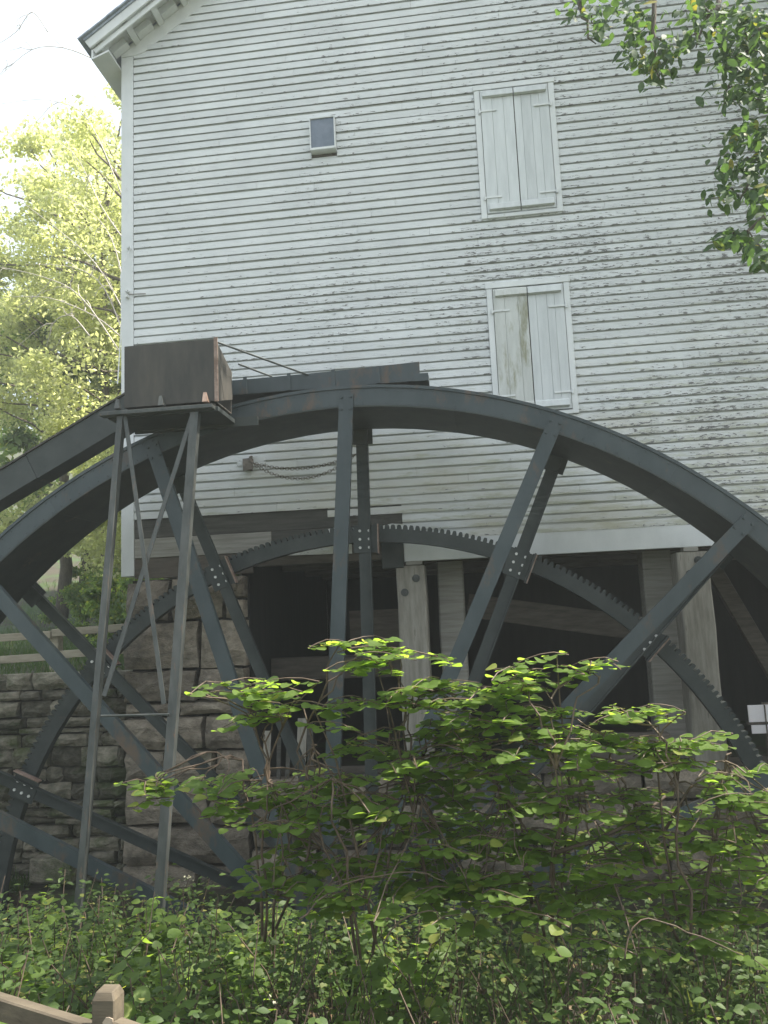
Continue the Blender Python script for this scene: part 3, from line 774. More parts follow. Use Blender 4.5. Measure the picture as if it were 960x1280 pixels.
def brace(p1, p2, y1, y2, wd, nm='brace'):
    return MB().bar(at(*p1, y1), at(*p2, y2), wd, .010, (1, 0, 0)).build(nm, M['galv'], trs)
brace((156, 518), (205, 880), -2.405, -2.80, .042)
brace((240, 520), (130, 870), -2.39, -2.78, .045)
MB().tube([at(126, 895, -2.84), at(212, 893, -2.84)], .012, 6).build('tie_bar', M['galv'], trs)

chute = thing('flume_chute', (3.0, -1.2, 4.2), 'dark steel flume chute running from the tank over the top of the wheel', 'flume')
def trough(y, xa, xb, za, zb, ha, hb, t_=.012):
    n = 8; vs = []
    for i in range(n + 1):
        u = i / n; x = xa + (xb - xa) * u; z = za + (zb - za) * u; h = ha + (hb - ha) * u * u
        vs += [(x, y, z), (x, y, z + h), (x, y + t_, z + h), (x, y + t_, z)]
    fs = []
    for i in range(n):
        a, c = i*4, i*4+4
        fs += [(a, c, c+1, a+1), (a+1, c+1, c+2, a+2), (a+2, c+2, c+3, a+3), (a+3, c+3, c, a)]
    fs += [(0,1,2,3), (n*4+3, n*4+2, n*4+1, n*4)]
    return MB().add(vs, fs)
chy0, chy1 = -1.62, -.80
e1 = at(524, 452, chy0); s1 = at(272, 477, chy0)
trough(chy0, s1.x - .15, e1.x, 4.17, 4.165, s1.z - 4.17, e1.z - 4.165).build('chute_side', M['steel'], chute)
trough(chy1, s1.x - .15, e1.x - .05, 4.17, 4.165, s1.z - 4.17, e1.z - 4.165).build('chute_side', M['steel'], chute)
MB().box((s1.x - .15, chy0 + .0125, 4.165), (e1.x - .05, chy1 - .0005, 4.18)).build('chute_floor', M['steel_dark'], chute)
MB().box((e1.x - .06, chy0 - .02, 4.155), (e1.x + .09, chy0 + .2, 4.24)).build('chute_lip', M['steel'], chute)
for k in range(4):
    x = s1.x + .3 + k * .5
    MB().box((x, chy0 - .012, 4.17), (x + .04, chy0 - .0005, 4.36)).build('rib', M['steel'], chute)
MB().box((1.55, -1.79, 4.13), (s1.x - .16, -.79, s1.z)).build('head_box', M['steel_dark'], chute)
for i, (p, q, lab) in enumerate((((272, 428, -2.33), (388, 470, -1.6), 'longer thin steel tie rod from the tank corner down to the chute'), ((298, 455, -1.85), (340, 471, -1.55), 'shorter thin steel tie rod from the back of the tank to the chute'))):
    tr_ = MB().tube([at(*p), at(*q)], .010, 6).build('tie_rod', M['steel_dark']); tag(tr_, lab, 'tie rod', 'tie rods between tank and chute')

pen = thing('supply_flume', (-1, -1.2, 3.2), 'sloping dark steel box flume rising from the left bank to the tank', 'flume')
pa, pb = at(160, 519, -1.3), at(0, 615, -1.3)
dv = (pb - pa).normalized(); pn_ = Vector((-dv.z, 0, dv.x))
if pn_.z < 0: pn_ = -pn_
for k, (d0, d1) in enumerate(((-.35, 1.25), (1.254, 2.85), (2.854, 4.6), (4.604, 7.6))):
    h0 = .165 - .006 * k
    MB().bar(pa + dv * d0, pa + dv * d1, .30, h0 * 2, (0, 1, 0)).build('flume_section', M['steel_dark'], pen, bevel=.006)
    MB().bar(pa + dv * d0 + pn_ * (h0 + .012) - Vector((0, .145, 0)), pa + dv * d1 + pn_ * (h0 + .012) - Vector((0, .145, 0)), .05, .02, (0, 1, 0)).build('flume_lip', M['rust'], pen)

# chain swinging from a bracket on the siding to the far spoke
ch = thing('hanging_chain', (2.2, -.3, 3.6), 'rusty chain sagging from a hook on the siding to the upright spoke', 'chain')
hk = MB(); hp = at(313, 578, -.06)
hk.box((hp.x - .09, -.09, hp.z - .1), (hp.x + .03, -.027, hp.z + .05), jit=.015); hk.tube([(hp.x + .01, -.03, hp.z + .08), (hp.x + .02, -.14, hp.z + .05), (hp.x + .04, -.14, hp.z - .02)], .018, 6)
hk.build('hook', M['chain'], ch)
A, B = Vector((hp.x + .04, -.14, hp.z - .02)), at(446, 567, -.64)
def chain_link(c, d, flip, L=.034, rr=.0055):
    d = d.normalized(); s = d.cross(Vector((0, 1, 0))).normalized(); n = d.cross(s)
    if flip: s = n
    pts = [c + d * (L * math.cos(t)) + s * (L * .55 * math.sin(t)) for t in [i / 8 * math.tau for i in range(9)]]
    return pts
for sag, s_off in ((.13, 0), (.26, .01)):
    lk = MB(); n = 30; cat = []
    for i in range(n * 4 + 1):
        u = i / (n * 4); p = A.lerp(B, u); p.z -= sag * 4 * u * (1 - u); p.y -= s_off; cat.append(p)
    for i in range(0, n * 4 - 1, 3):
        lk.tube(chain_link(cat[i], cat[i+1] - cat[i], (i // 3) % 2), .0042, 4, cap=False)
    lk.build('chain_links', M['chain'], ch, kind='stuff')

# wires and insulator at the left corner
wr = thing('corner_wire', (-.1, -.05, 6.4), 'thin drooping utility wire on insulators at the left corner board', 'wire')
wpts = [at(163, 311, -.06), at(156, 325, -.12), at(151, 345, -.15), at(152, 400, -.13), at(149, 450, -.10), at(147, 480, -.12)]
MB().tube(wpts, .008, 5).build('wire_run', M['white'], wr)
for p in ((162, 311), (160, 365), (160, 372)):
    c = at(*p, -.04); MB().tube([c, c + Vector((0, -.07, 0))], .022, 7).build('insulator', M['white'], wr)
MB().tube([at(160, 368, -.05), at(182, 367, -.05)], .006, 5).build('wire_stub', M['chain'], wr)

# ------------------------------------------------------------------ leaves
def leaf_shape(kind):
    """unit leaf along +x, length 1, in the xy plane with folded halves"""
    if kind == 'round':
        out = [(0, 0), (.10, .26), (.32, .44), (.60, .43), (.84, .26), (1, 0)]
    elif kind == 'oval':
        out = [(0, 0), (.18, .17), (.45, .27), (.74, .19), (1, 0)]
    else:
        out = [(0, 0), (.35, .13), (1, 0)]
    n = len(out); v = []; f = []
    fold = .10
    mids = [(x, 0, -.07 * math.sin(math.pi * x) * 0) for x, y in out]
    v = [(x, 0, .05 * math.sin(math.pi * x) - .0) for x, y in out]           # midrib
    L = []; Rr = []
    for i in range(1, n - 1):
        x, y = out[i]; L.append(len(v)); v.append((x, y, y * fold * 2 + .05 * math.sin(math.pi * x) - .04 * x)); Rr.append(len(v)); v.append((x, -y, y * fold * 2 + .05 * math.sin(math.pi * x) - .04 * x))
    tri = []
    def half(S, rev):
        ids = [0] + S + [n - 1]
        for i in range(n - 1):
            a, b = i, i + 1
            if i == 0: t = [(0, 1, S[0])]
            elif i == n - 2: t = [(a, n - 1, S[-1])]
            else: t = [(a, b, S[i]), (a, S[i], S[i-1])]
            tri.extend([tt[::-1] if rev else tt for tt in t])
    half(L, False); half(Rr, True)
    return np.array(v, np.float32), np.array(tri, np.int32)

def frames(dirs, nrm):
    d = dirs / (np.linalg.norm(dirs, axis=1, keepdims=True) + 1e-9)
    n = nrm - (nrm * d).sum(1, keepdims=True) * d
    n /= (np.linalg.norm(n, axis=1, keepdims=True) + 1e-9)
    s = np.cross(n, d)
    return d, s, n

def leaf_mesh(name, kind, pos, dirs, nrm, size, mat):
    v, f = leaf_shape(kind); d, s, n = frames(dirs, nrm)
    N, k = len(pos), len(v)
    V = pos[:, None, :] + size[:, None, None] * (v[None, :, 0:1] * d[:, None, :] + v[None, :, 1:2] * s[:, None, :] + v[None, :, 2:3] * n[:, None, :])
    F = (f[None] + (np.arange(N) * k)[:, None, None]).reshape(-1, 3)
    return np_mesh(name, V.reshape(-1, 3), F, mat)

def quad_leaves(name, pos, dirs, nrm, size, mat, asp=.55):
    d, s, n = frames(dirs, nrm); N = len(pos); z = size[:, None]
    V = np.stack([pos, pos + z * (.5 * d + asp * .5 * s + .06 * n), pos + z * d, pos + z * (.5 * d - asp * .5 * s + .06 * n)], 1).reshape(-1, 3)
    F = np.arange(N * 4).reshape(N, 4)
    return np_mesh(name, V, F, mat)

_variants = {}
def single_leaf(kind, i, mat):
    key = (kind, i, mat.name)
    if key not in _variants:
        v, f = leaf_shape(kind); v = v.copy(); v[:, 1] *= 1 + .12 * (i - 1); v[:, 2] += .05 * (i - 1) * v[:, 0] ** 2 * (-1)
        me = bpy.data.meshes.new('leaf'); me.from_pydata(v.tolist(), [], f.tolist()); me.materials.append(mat); me.update(); _variants[key] = me
    return _variants[key]

def place_leaves(parent, kind, mat, pos, dirs, nrm, size, limit, name='leaf', stuff='foliage'):
    """the leaves that show largest become parts, the rest one part of kind stuff"""
    N = len(pos); sc_ = np.zeros(N)
    for i in range(N):
        x, y, z = proj(pos[i])
        if -5 < x < 965 and -5 < y < 1285: sc_[i] = size[i] / z
    order = np.argsort(-sc_ * (.6 + .8 * npr.random(N)))
    sel = order[:limit]; rest = order[limit:]
    d, s, n = frames(dirs, nrm)
    for i in sel:
        o = bpy.data.objects.new(name, single_leaf(kind, int(i) % 3, mat)); col.objects.link(o); adopt(o, parent)
        mm = Matrix(((d[i][0], s[i][0], n[i][0]), (d[i][1], s[i][1], n[i][1]), (d[i][2], s[i][2], n[i][2]))).to_4x4()
        for c in range(3):
            for r_ in range(3): mm[r_][c] *= float(size[i])
        mm.translation = Vector(pos[i].tolist()); o.matrix_basis = mm
    if len(rest):
        link(stuff, leaf_mesh(stuff, kind, pos[rest], dirs[rest], nrm[rest], size[rest], mat), parent, 'stuff')

# ------------------------------------------------------------------ shrubs in front of the wheel
def bez(p, q, sag, n=6, wob=.03):
    p, q = Vector(p), Vector(q); out = []
    for i in range(n + 1):
        u = i / n; c = p.lerp(q, u); c.z += sag * 4 * u * (1 - u)
        if 0 < i < n: c += Vector((rnd.uniform(-wob, wob), rnd.uniform(-wob, wob), rnd.uniform(-wob, wob)))
        out.append(c)
    return out

def shrub(label, base, clusters, lsize, limit, stems_extra=(), flat=.22, mat='leaf_bush'):
    base = Vector(base)
    th = thing('leafy_shrub', base, label, 'shrub', 'shrubs on the bank before the wheel')
    stems = MB(); twigs = MB(); P = []; Dn = []; Nn = []; S = []
    forks = []
    for k in range(3):
        a = k * 2.1 + rnd.random(); h = rnd.uniform(.55, .9)
        tip = base + Vector((math.cos(a) * .35, math.sin(a) * .25, h + .2)); forks.append(tip)
        stems.tube(bez(base + Vector((math.cos(a) * .05, math.sin(a) * .05, -.1)), tip, .04), [.009, .0085, .008, .0075, .007, .006, .005], 6)
    for cp, ww, hh, n in clusters:
        cp = Vector(cp)
        root = min(forks, key=lambda f: (f - cp).length)
        dirn = (cp - root); start = root
        bz = bez(start, cp - dirn.normalized() * ww * .3, .10, 7, .025)
        twigs.tube(bz, [.007, .0065, .006, .0055, .005, .0045, .004, .003], 5)
        nt_ = max(4, int(n / 11))
        for t_ in range(nt_):
            # a horizontal spray: short twig crossing the cluster
            c0 = cp + Vector((rnd.uniform(-.75, .75) * ww, rnd.uniform(-.7, .7) * ww * 1.0, rnd.uniform(-1, 1) * hh))
            ang = rnd.uniform(0, math.tau); L = rnd.uniform(.22, .42)
            dd = Vector((math.cos(ang), math.sin(ang) * .8, rnd.uniform(-.12, .18)))
            a, b = c0 - dd * L * .5, c0 + dd * L * .5
            tw = bez(a, b, .03, 4, .008)
            twigs.tube(tw, [.004, .0035, .003, .0025, .002], 4, cap=False)
            if rnd.random() < .35: twigs.tube(bez(bz[rnd.randrange(3, 7)], a, .03, 4, .02), [.006, .005, .004, .004, .0035], 4, cap=False)
            nl = int(n / nt_)
            for i in range(nl):
                u = (i + rnd.random() * .6) / nl; p = a.lerp(b, u); side = 1 if i % 2 else -1
                perp = Vector((-dd.y, dd.x, 0)).normalized() * side
                ld = (dd * .45 + perp + Vector((0, 0, rnd.uniform(-.25, .1)))).normalized()
                P.append(p + Vector((0, 0, rnd.uniform(-.015, .015)))); Dn.append(ld)
                Nn.append(Vector((rnd.gauss(0, flat), rnd.gauss(-.10, flat), 1)))
                S.append(lsize * rnd.uniform(.6, 1.2))
    for pl, r0, r1 in stems_extra:
        n = len(pl); stems.tube(pl, [r0 + (r1 - r0) * i / (n - 1) for i in range(n)], 6)
    stems.build('stem', M['twig'], th, smooth=True)
    twigs.build('twig', M['twig'], th, kind='stuff')
    place_leaves(th, 'round', M[mat], np.array(P, np.float32), np.array(Dn, np.float32), np.array(Nn, np.float32), np.array(S, np.float32), limit)
    return th
def cl(px, py, wpx, hpx, y, n):
    c = at(px, py, y); s = (y - CAM.y) / FPX * 1.02
    return (c, wpx * s, hpx * s * 1.1, int(n * 1.55))
def pl(*pts): return [at(*p) for p in pts]
shrub('middle leafy shrub with layered sprays in front of the bolted post', at(455, 1170, -5.5), [
    cl(455, 822, 60, 18, -5.6, 70), cl(520, 850, 55, 18, -5.5, 60), cl(500, 815, 30, 8, -5.5, 16),
    cl(470, 915, 75, 34, -5.5, 120), cl(540, 935, 80, 34, -5.4, 150), cl(430, 1000, 90, 26, -5.4, 130), cl(530, 1010, 100, 30, -5.3, 160),
    cl(440, 1060, 100, 26, -5.2, 120), cl(560, 1080, 90, 26, -5.2, 110), cl(470, 1110, 110, 24, -5.4, 90), cl(560, 1130, 100, 24, -5.4, 80)], .080, 300,
    [(pl((470, 1180, -5.5), (450, 1080, -5.5), (420, 950, -5.55), (390, 880, -5.6)), .010, .004), (pl((540, 1130, -5.4), (515, 1010, -5.4), (490, 900, -5.5), (470, 830, -5.55)), .009, .003)])
shrub('left reaching shrub with long flat sprays across the trestle foot', at(330, 1150, -5.2), [
    cl(305, 868, 55, 12, -5.5, 44), cl(365, 870, 50, 16, -5.5, 44), cl(330, 905, 60, 10, -5.5, 34),
    cl(230, 988, 75, 11, -5.2, 70), cl(320, 990, 80, 18, -5.2, 110), cl(390, 1000, 80, 22, -5.2, 120), cl(175, 985, 30, 8, -5.2, 18),
    cl(350, 1050, 60, 16, -5.1, 40), cl(370, 1090, 80, 20, -5.3, 60)], .080, 280,
    [(pl((345, 1160, -5.2), (385, 1070, -5.3), (400, 960, -5.4), (378, 880, -5.5)), .010, .004), (pl((400, 1060, -5.3), (310, 1015, -5.25), (230, 990, -5.2)), .009, .004)])
shrub('tall shrub with dense bright sprays below the crossing spokes', at(690, 1150, -5.3), [
    cl(640, 845, 55, 18, -5.5, 66), cl(600, 885, 60, 22, -5.5, 80), cl(690, 850, 45, 12, -5.4, 34), cl(755, 835, 34, 7, -5.4, 14), cl(560, 875, 45, 18, -5.4, 50),
    cl(650, 920, 85, 34, -5.4, 150), cl(600, 980, 90, 30, -5.3, 130), cl(690, 985, 90, 30, -5.3, 150), cl(700, 910, 50, 20, -5.4, 60),
    cl(640, 1040, 100, 28, -5.2, 130), cl(740, 1075, 110, 28, -5.2, 120), cl(650, 1100, 110, 26, -5.4, 100), cl(740, 1130, 110, 26, -5.3, 90)], .080, 300,
    [(pl((690, 1170, -5.3), (692, 1080, -5.3), (712, 980, -5.3), (700, 880, -5.35), (696, 820, -5.4)), .011, .003),
     (pl((694, 1066, -5.3), (745, 1050, -5.25), (790, 1028, -5.2), (832, 995, -5.2)), .015, .008), (pl((665, 1130, -5.3), (650, 1020, -5.3), (590, 940, -5.4), (545, 890, -5.5)), .009, .003)])
shrub('right shrub with sunlit yellow-green sprays under the last post', at(860, 1160, -5.3), [
    cl(750, 915, 60, 16, -5.5, 56), cl(800, 895, 55, 12, -5.5, 44), cl(840, 940, 50, 12, -5.4, 80), cl(865, 928, 30, 8, -5.4, 34), cl(800, 945, 50, 16, -5.4, 60),
    cl(925, 975, 45, 8, -5.3, 36), cl(930, 1000, 50, 10, -5.3, 44), cl(840, 1010, 80, 20, -5.3, 80), cl(890, 1050, 90, 28, -5.2, 110), cl(790, 1030, 70, 20, -5.2, 70),
    cl(820, 1100, 110, 34, -5.1, 130), cl(930, 1110, 80, 34, -5.1, 110), cl(880, 1150, 110, 26, -5.2, 100), cl(960, 1060, 50, 30, -5.2, 60)], .074, 300,
    [(pl((850, 1160, -5.3), (830, 1050, -5.3), (822, 960, -5.35), (815, 930, -5.4)), .009, .004), (pl((830, 1040, -5.3), (862, 985, -5.3), (905, 962, -5.3)), .010, .004)])

# ------------------------------------------------------------------ undergrowth on the bank
def weeds(name, n_plants, area, hrange, lrange, lf, mat, seed, kind='oval', label=None):
    rn = np.random.default_rng(seed); P = []; Dn = []; Nn = []; S = []; stems = MB()
    for _ in range(n_plants):
        x = rn.uniform(area[0], area[1]); y = rn.uniform(area[2], area[3])
        if PX0 - .1 < x < PX1 + .1 and PY0 - .1 < y < PY1 + .1: continue
        if -7.0 < y < -4.6 and abs(x - 3.95 - .12 * (y + 5.6)) < .62 and rn.random() < .62: continue      # bare twiggy hollow
        z = gh(x, y); h = rn.uniform(*hrange)
        lean = rn.normal(0, .28, 2); nl = int(lf * rn.uniform(.6, 1.4))
        tip = np.array([x + lean[0] * h, y + lean[1] * h, z + h])
        stems.tube([(x, y, z - .03), (x + lean[0]*h*.4, y + lean[1]*h*.4, z + h*.55), tuple(tip)], [.006, .005, .003], 4, cap=False)
        for i in range(nl):
            u = rn.uniform(.25, 1.0); a = rn.uniform(0, 2 * np.pi)
            b = np.array([x, y, z]) * (1 - u) + tip * u
            rr = rn.uniform(.02, .16) * (1.15 - .5 * u)
            b = b + np.array([np.cos(a) * rr, np.sin(a) * rr, rn.uniform(-.04, .04)])
            P.append(b); Dn.append([np.cos(a), np.sin(a), rn.uniform(-.5, .25)])
            Nn.append([rn.normal(0, .4), rn.normal(-.1, .4), 1.0]); S.append(rn.uniform(*lrange))
    o = link(name, leaf_mesh(name, kind, np.array(P, np.float32), np.array(Dn, np.float32), np.array(Nn, np.float32), np.array(S, np.float32), M[mat]), None, 'stuff')
    tag(o, label, 'undergrowth')
    st = stems.build(name + '_stems', M['twig'], o, kind='stuff')
    return o
weeds('weed_undergrowth', 900, (-1.5, 7.5, -7.4, -2.6), (.35, .85), (.03, .075), 46, 'leaf_weed', 3, 'oval', 'dense green weeds covering the bank below the shrubs')
weeds('broadleaf_weeds', 120, (-.5, 4.2, -6.6, -3.0), (.45, .75), (.05, .115), 30, 'leaf_bush', 5, 'round', 'brighter broad-leaved weeds on the left of the bank')
weeds('ground_ivy', 420, (-1.5, 7.5, -8.6, -2.6), (.08, .3), (.04, .08), 26, 'leaf_weed', 9, 'round', 'low creeping ivy close to the soil of the bank')
# dry arching canes
for (pts, lab) in (((( 375, 1150), (430, 1105), (520, 1090), (560, 1105)), 'long thin cane arching low under the middle shrub'),
                   (((480, 1180), (500, 1150), (545, 1140), (550, 1190)), 'pale bent cane hanging down in the dark centre of the bank'),
                   (((620, 1210), (640, 1230), (650, 1262), (652, 1279)), 'pale cane curving down near the bottom edge of the bank'),
                   (((780, 1200), (800, 1150), (860, 1165), (930, 1195)), 'dry reddish cane lying across the right of the bank')):
    ys_ = -5.75
    P3 = [at(px, py, ys_ + .05 * i) for i, (px, py) in enumerate(pts)]
    fine = []
    for i in range(len(P3) - 1):
        for u in (0, .25, .5, .75):
            a_, b_, c_, d_ = P3[max(i-1, 0)], P3[i], P3[i+1], P3[min(i+2, len(P3)-1)]
            fine.append(.5 * ((2*b_) + (c_ - a_) * u + (2*a_ - 5*b_ + 4*c_ - d_) * u*u + (3*b_ - a_ - 3*c_ + d_) * u**3) + Vector((rnd.uniform(-.006, .006), 0, rnd.uniform(-.006, .006))))
    fine.append(P3[-1])
    o = MB().tube(fine, [.005 - .003 * i / len(fine) for i in range(len(fine))], 5).build('dry_cane', M['twig'], smooth=True); tag(o, lab, 'cane', 'dry canes on the bank')
# tangle of bare twigs
tg = MB()
for k_ in range(330):
    x, y = (rnd.uniform(2.9, 6.6), rnd.uniform(-6.6, -4.6)) if k_ % 2 else (rnd.uniform(3.3, 4.7), rnd.uniform(-6.8, -5.0)); z = gh(x, y)
    p = Vector((x, y, z)); q = p + Vector((rnd.uniform(-.35, .35), rnd.uniform(-.3, .2), rnd.uniform(.25, .75)))
    tg.tube(bez(p, q, rnd.uniform(-.05, .12), 5, .02), [.006, .005, .0045, .004, .003, .002], 4, cap=False)
tag(tg.build('bare_twigs', M['twig'], kind='stuff'), 'tangle of bare reddish twigs under the shrubs', 'twigs')
# grass tufts and dead leaves
rq = np.random.default_rng(41); P = []; Dn = []; Nn = []; S = []
for _ in range(150):
    x, y = rq.uniform(-1.2, 7.2), rq.uniform(-7.4, -2.7); z = gh(x, y)
    for i in range(22):
        P.append((x + rq.normal(0, .05), y + rq.normal(0, .05), z)); Dn.append((rq.normal(0, .4), rq.normal(0, .4), 1)); Nn.append((rq.normal(), rq.normal(), .2)); S.append(rq.uniform(.2, .5))
for x0_, x1_, y0_, y1_, n_ in ((-2.6, -1.35, -.34, .05, 500), (-6, -.4, .5, 4, 3000), (-9, -.6, 4, 13, 9000), (-14, -1, 13, 22, 9000)):
    for i in range(n_):
        x, y = rq.uniform(x0_, x1_), rq.uniform(y0_, y1_)
        P.append((x, y, gh(x, y) - .01)); Dn.append((rq.normal(0, .4), rq.normal(0, .4), 1)); Nn.append((rq.normal(), rq.normal(), .2)); S.append(rq.uniform(.12, .3))
P, Dn, Nn, S = (np.array(q, np.float32) for q in (P, Dn, Nn, S))
tag(link('grass', quad_leaves('grass', P, Dn, Nn, S, M['grass'], .05), None, 'stuff'), 'thin grass blades among the weeds and on the bank', 'grass')
N = 2600; xy = np.stack([rq.uniform(-1.2, 7.2, N), rq.uniform(-8.2, -2.6, N)], 1)
P = np.array([(x, y, gh(x, y) + .012) for x, y in xy], np.float32)
tag(link('leaf_litter', leaf_mesh('leaf_litter', 'oval', P, rq.normal(0, 1, (N, 3)).astype(np.float32) * np.array([1, 1, .15], np.float32), (rq.normal(0, .25, (N, 3)) + np.array([0, 0, 1])).astype(np.float32), rq.uniform(.04, .10, N).astype(np.float32), M['litter']), None, 'stuff'), 'brown dead leaves lying on the soil of the bank', 'leaf litter')
# blossoms
fl_ = MB()
for (px, py, y) in ((420, 1098, -4.6), (428, 1106, -4.6), (437, 1096, -4.6), (447, 1108, -4.6), (455, 1102, -4.6), (415, 1112, -4.6), (490, 1112, -4.7), (345, 1105, -4.5), (240, 1100, -4.2), (235, 1095, -4.2), (340, 1250, -6.2), (232, 1183, -5.2)):
    for _ in range(5):
        c = at(px + rnd.uniform(-6, 6), py + rnd.uniform(-6, 6), y); d = Vector((rnd.uniform(-1, 1), rnd.uniform(-1, .2), rnd.uniform(0, 1))).normalized()
        s = d.cross(Vector((.3, .5, 1))).normalized(); t_ = d.cross(s); r = rnd.uniform(.005, .009)
        fl_.add([c + (s * math.cos(k * 1.2566) + t_ * math.sin(k * 1.2566)) * r for k in range(5)] + [c - d * r * .5], [(0,1,2,3,4), (1,0,5), (2,1,5), (3,2,5), (4,3,5), (0,4,5)])
tag(fl_.build('weed_blossoms', M['flower'], kind='stuff'), 'small cream blossoms scattered over the weeds', 'flowers')

# ------------------------------------------------------------------ near fence, lower left
nf = thing('post_and_rail_fence', (3.04, -7.05, -.9), 'tan wooden post and rail fence at the near lower left', 'fence')
def fpost(x, y, zt):
    h = .043; c = .02; zb = gh(x, y) - .3
    vs = []
    for z, s in ((zb, 1), (zt - .028, 1), (zt, .74)):
        k = h * s
        vs += [(x-k, y-k, z), (x+k, y-k, z), (x+k, y+k, z), (x-k, y+k, z)]
    fs = [(3,2,1,0), (8,9,10,11)] + [(l*4+i, l*4+(i+1)%4, l*4+4+(i+1)%4, l*4+4+i) for l in (0, 1) for i in range(4)]
    return MB().add(vs, fs).build('fence_post', M['fence'], nf, bevel=.004)
fp = fpost(3.06, -7.06, .30)
# pale worn knot scar on the post's right edge
b = MB(); n = 9; yv = -7.06 - .0465
cx, cz = 3.082, .185
vs = [(cx, yv, cz)] + [(cx + (.018 + .006 * math.sin(3*a)) * math.cos(a), yv, cz + (.042 + .008 * math.cos(2*a)) * math.sin(a)) for a in [k / n * math.tau for k in range(n)]]
vs2 = [(x, yv + .006, z) for x, y, z in vs]
b.add(vs + vs2, [(0, 1 + (k+1) % n, 1 + k) [::-1] for k in range(n)] + [(1 + k, 1 + (k+1) % n, n + 2 + (k+1) % n, n + 2 + k) for k in range(n)])
b.build('knot_scar', M['fencecap'], fp)
for (p, q) in (((.75, -6.22, .205), (3.012, -7.035, .115)), ((3.105, -7.09, .165), (5.3, -7.95, .03))):
    MB().bar(p, q, .085, .05, (0, 0, 1)).build('rail', M['fence'], nf, bevel=.006)
    MB().bar(Vector(p) - Vector((0, 0, .38)), Vector(q) - Vector((0, 0, .38)), .085, .05, (0, 0, 1)).build('rail', M['fence'], nf, bevel=.006)
fpost(.70, -6.19, .38); fpost(5.36, -7.97, .24)

# ------------------------------------------------------------------ trees
def tree(base, height, crown_c, crown_r, n_clumps, per, lsize, mat, label, seed, trunk_r=.22, clump_r=.75, group=None, bark='bark', shell=.55, name='broadleaf_tree', asp=.6):
    rn = random.Random(seed); rq = np.random.default_rng(seed)
    base = Vector(base); cc = Vector(crown_c); cr = Vector(crown_r)
    th = thing(name, base, label, 'tree', group)
    tr = MB(); top = Vector((cc.x, cc.y, cc.z + cr.z * .35))
    tp = bez(base - Vector((0, 0, .3)), top, 0, 8, .12)
    tr.tube(tp, [trunk_r * (1 - .85 * i / 8) for i in range(9)], 9)
    tr.build('trunk', M[bark], th, smooth=True)
    br = MB(); P = []; Nn = []
    for k in range(n_clumps):
        while True:
            v = Vector((rn.uniform(-1, 1), rn.uniform(-1, 1), rn.uniform(-1, 1)))
            l = v.length
            if shell < l < 1 or (l < shell and rn.random() < .18): break
        lump = 1 + .18 * noise.noise(v * 2.1 + Vector((seed, 0, 0)))
        c = cc + Vector((v.x * cr.x, v.y * cr.y, v.z * cr.z)) * lump
        j = min(range(3, 9), key=lambda q: abs(tp[q].z - (c.z - .25 * (c - cc).length)))
        if rn.random() < .55: br.tube(bez(tp[j], c, .12, 5, .12), [trunk_r * .28 * (1 - .85 * i / 5) + .004 for i in range(6)], 5, cap=False)
        m_ = int(per * rn.uniform(.5, 1.5)); r_ = clump_r * rn.uniform(.6, 1.3)
        q = rq.normal(0, 1, (m_, 3)); q /= np.linalg.norm(q, axis=1, keepdims=True)
        q *= (rq.random((m_, 1)) ** .45) * r_ * np.array([1.15, 1.15, .62])
        P.append(q + np.array(c))
        out = q + np.array((c - cc).normalized()) * .4 * r_
        Nn.append(out * .8 + np.array([0, 0, .8]) * r_ + rq.normal(0, .55, (m_, 3)) * r_)
    br.build('branches', M[bark], th, smooth=True)
    P = np.concatenate(P); Nn = np.concatenate(Nn); N = len(P)
    D = rq.normal(0, 1, (N, 3)); D[:, 2] -= .35
    o = link('crown', quad_leaves('crown', P, D, Nn, lsize * rq.uniform(.6, 1.3, N), M[mat], asp), th)
    return th
G = 'trees on the bank left of the mill'
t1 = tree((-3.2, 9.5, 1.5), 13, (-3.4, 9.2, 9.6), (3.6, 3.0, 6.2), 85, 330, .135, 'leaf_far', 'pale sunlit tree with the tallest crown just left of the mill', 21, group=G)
db = MB()
for arc in (((158, 395), (120, 330), (70, 285), (10, 240)), ((157, 425), (130, 360), (95, 335), (40, 330)), ((150, 420), (118, 395), (60, 372), (0, 372)), ((158, 370), (140, 300), (110, 262), (60, 235)),
            ((120, 75), (80, 60), (40, 62), (0, 95)), ((112, 420), (90, 395), (70, 400), (62, 418)), ((155, 300), (125, 255), (90, 190), (20, 150)), ((150, 440), (100, 370), (50, 345), (-20, 330)),
            ((60, 40), (40, 15), (20, 40), (-10, 60)), ((155, 250), (110, 150), (60, 125), (0, 130))):
    yb = 5.6 + rnd.uniform(-.6, .8)
    p3 = [at(px, py, yb + .1 * i) for i, (px, py) in enumerate(arc)]; fine = []
    for i in range(3):
        for u in (0, .25, .5, .75):
            a_, b_, c_, d_ = p3[max(i-1, 0)], p3[i], p3[i+1], p3[min(i+2, 3)]
            fine.append(.5 * ((2*b_) + (c_ - a_) * u + (2*a_ - 5*b_ + 4*c_ - d_) * u*u + (3*b_ - a_ - 3*c_ + d_) * u**3))
    fine.append(p3[3]); db.tube(fine, [.016 - .012 * i / 12 for i in range(13)], 5)
    for k in range(6):
        b_ = fine[rnd.randrange(2, 12)]; e_ = b_ + Vector((rnd.uniform(-.7, .3), rnd.uniform(-.3, .3), rnd.uniform(-.7, .5)))
        db.tube(bez(b_, e_, .08, 5, .03), [.010, .009, .008, .006, .005, .003], 4, cap=False)
db.build('drooping_branches', M['palebark'], t1, smooth=True, label='pale bare drooping branches')
tree((-6.4, 12.5, 2.2), 15, (-6.6, 12.2, 11.0), (4.4, 3.4, 7.5), 95, 330, .16, 'leaf_far', 'pale glowing tree farther back at the left picture edge', 22, group=G)
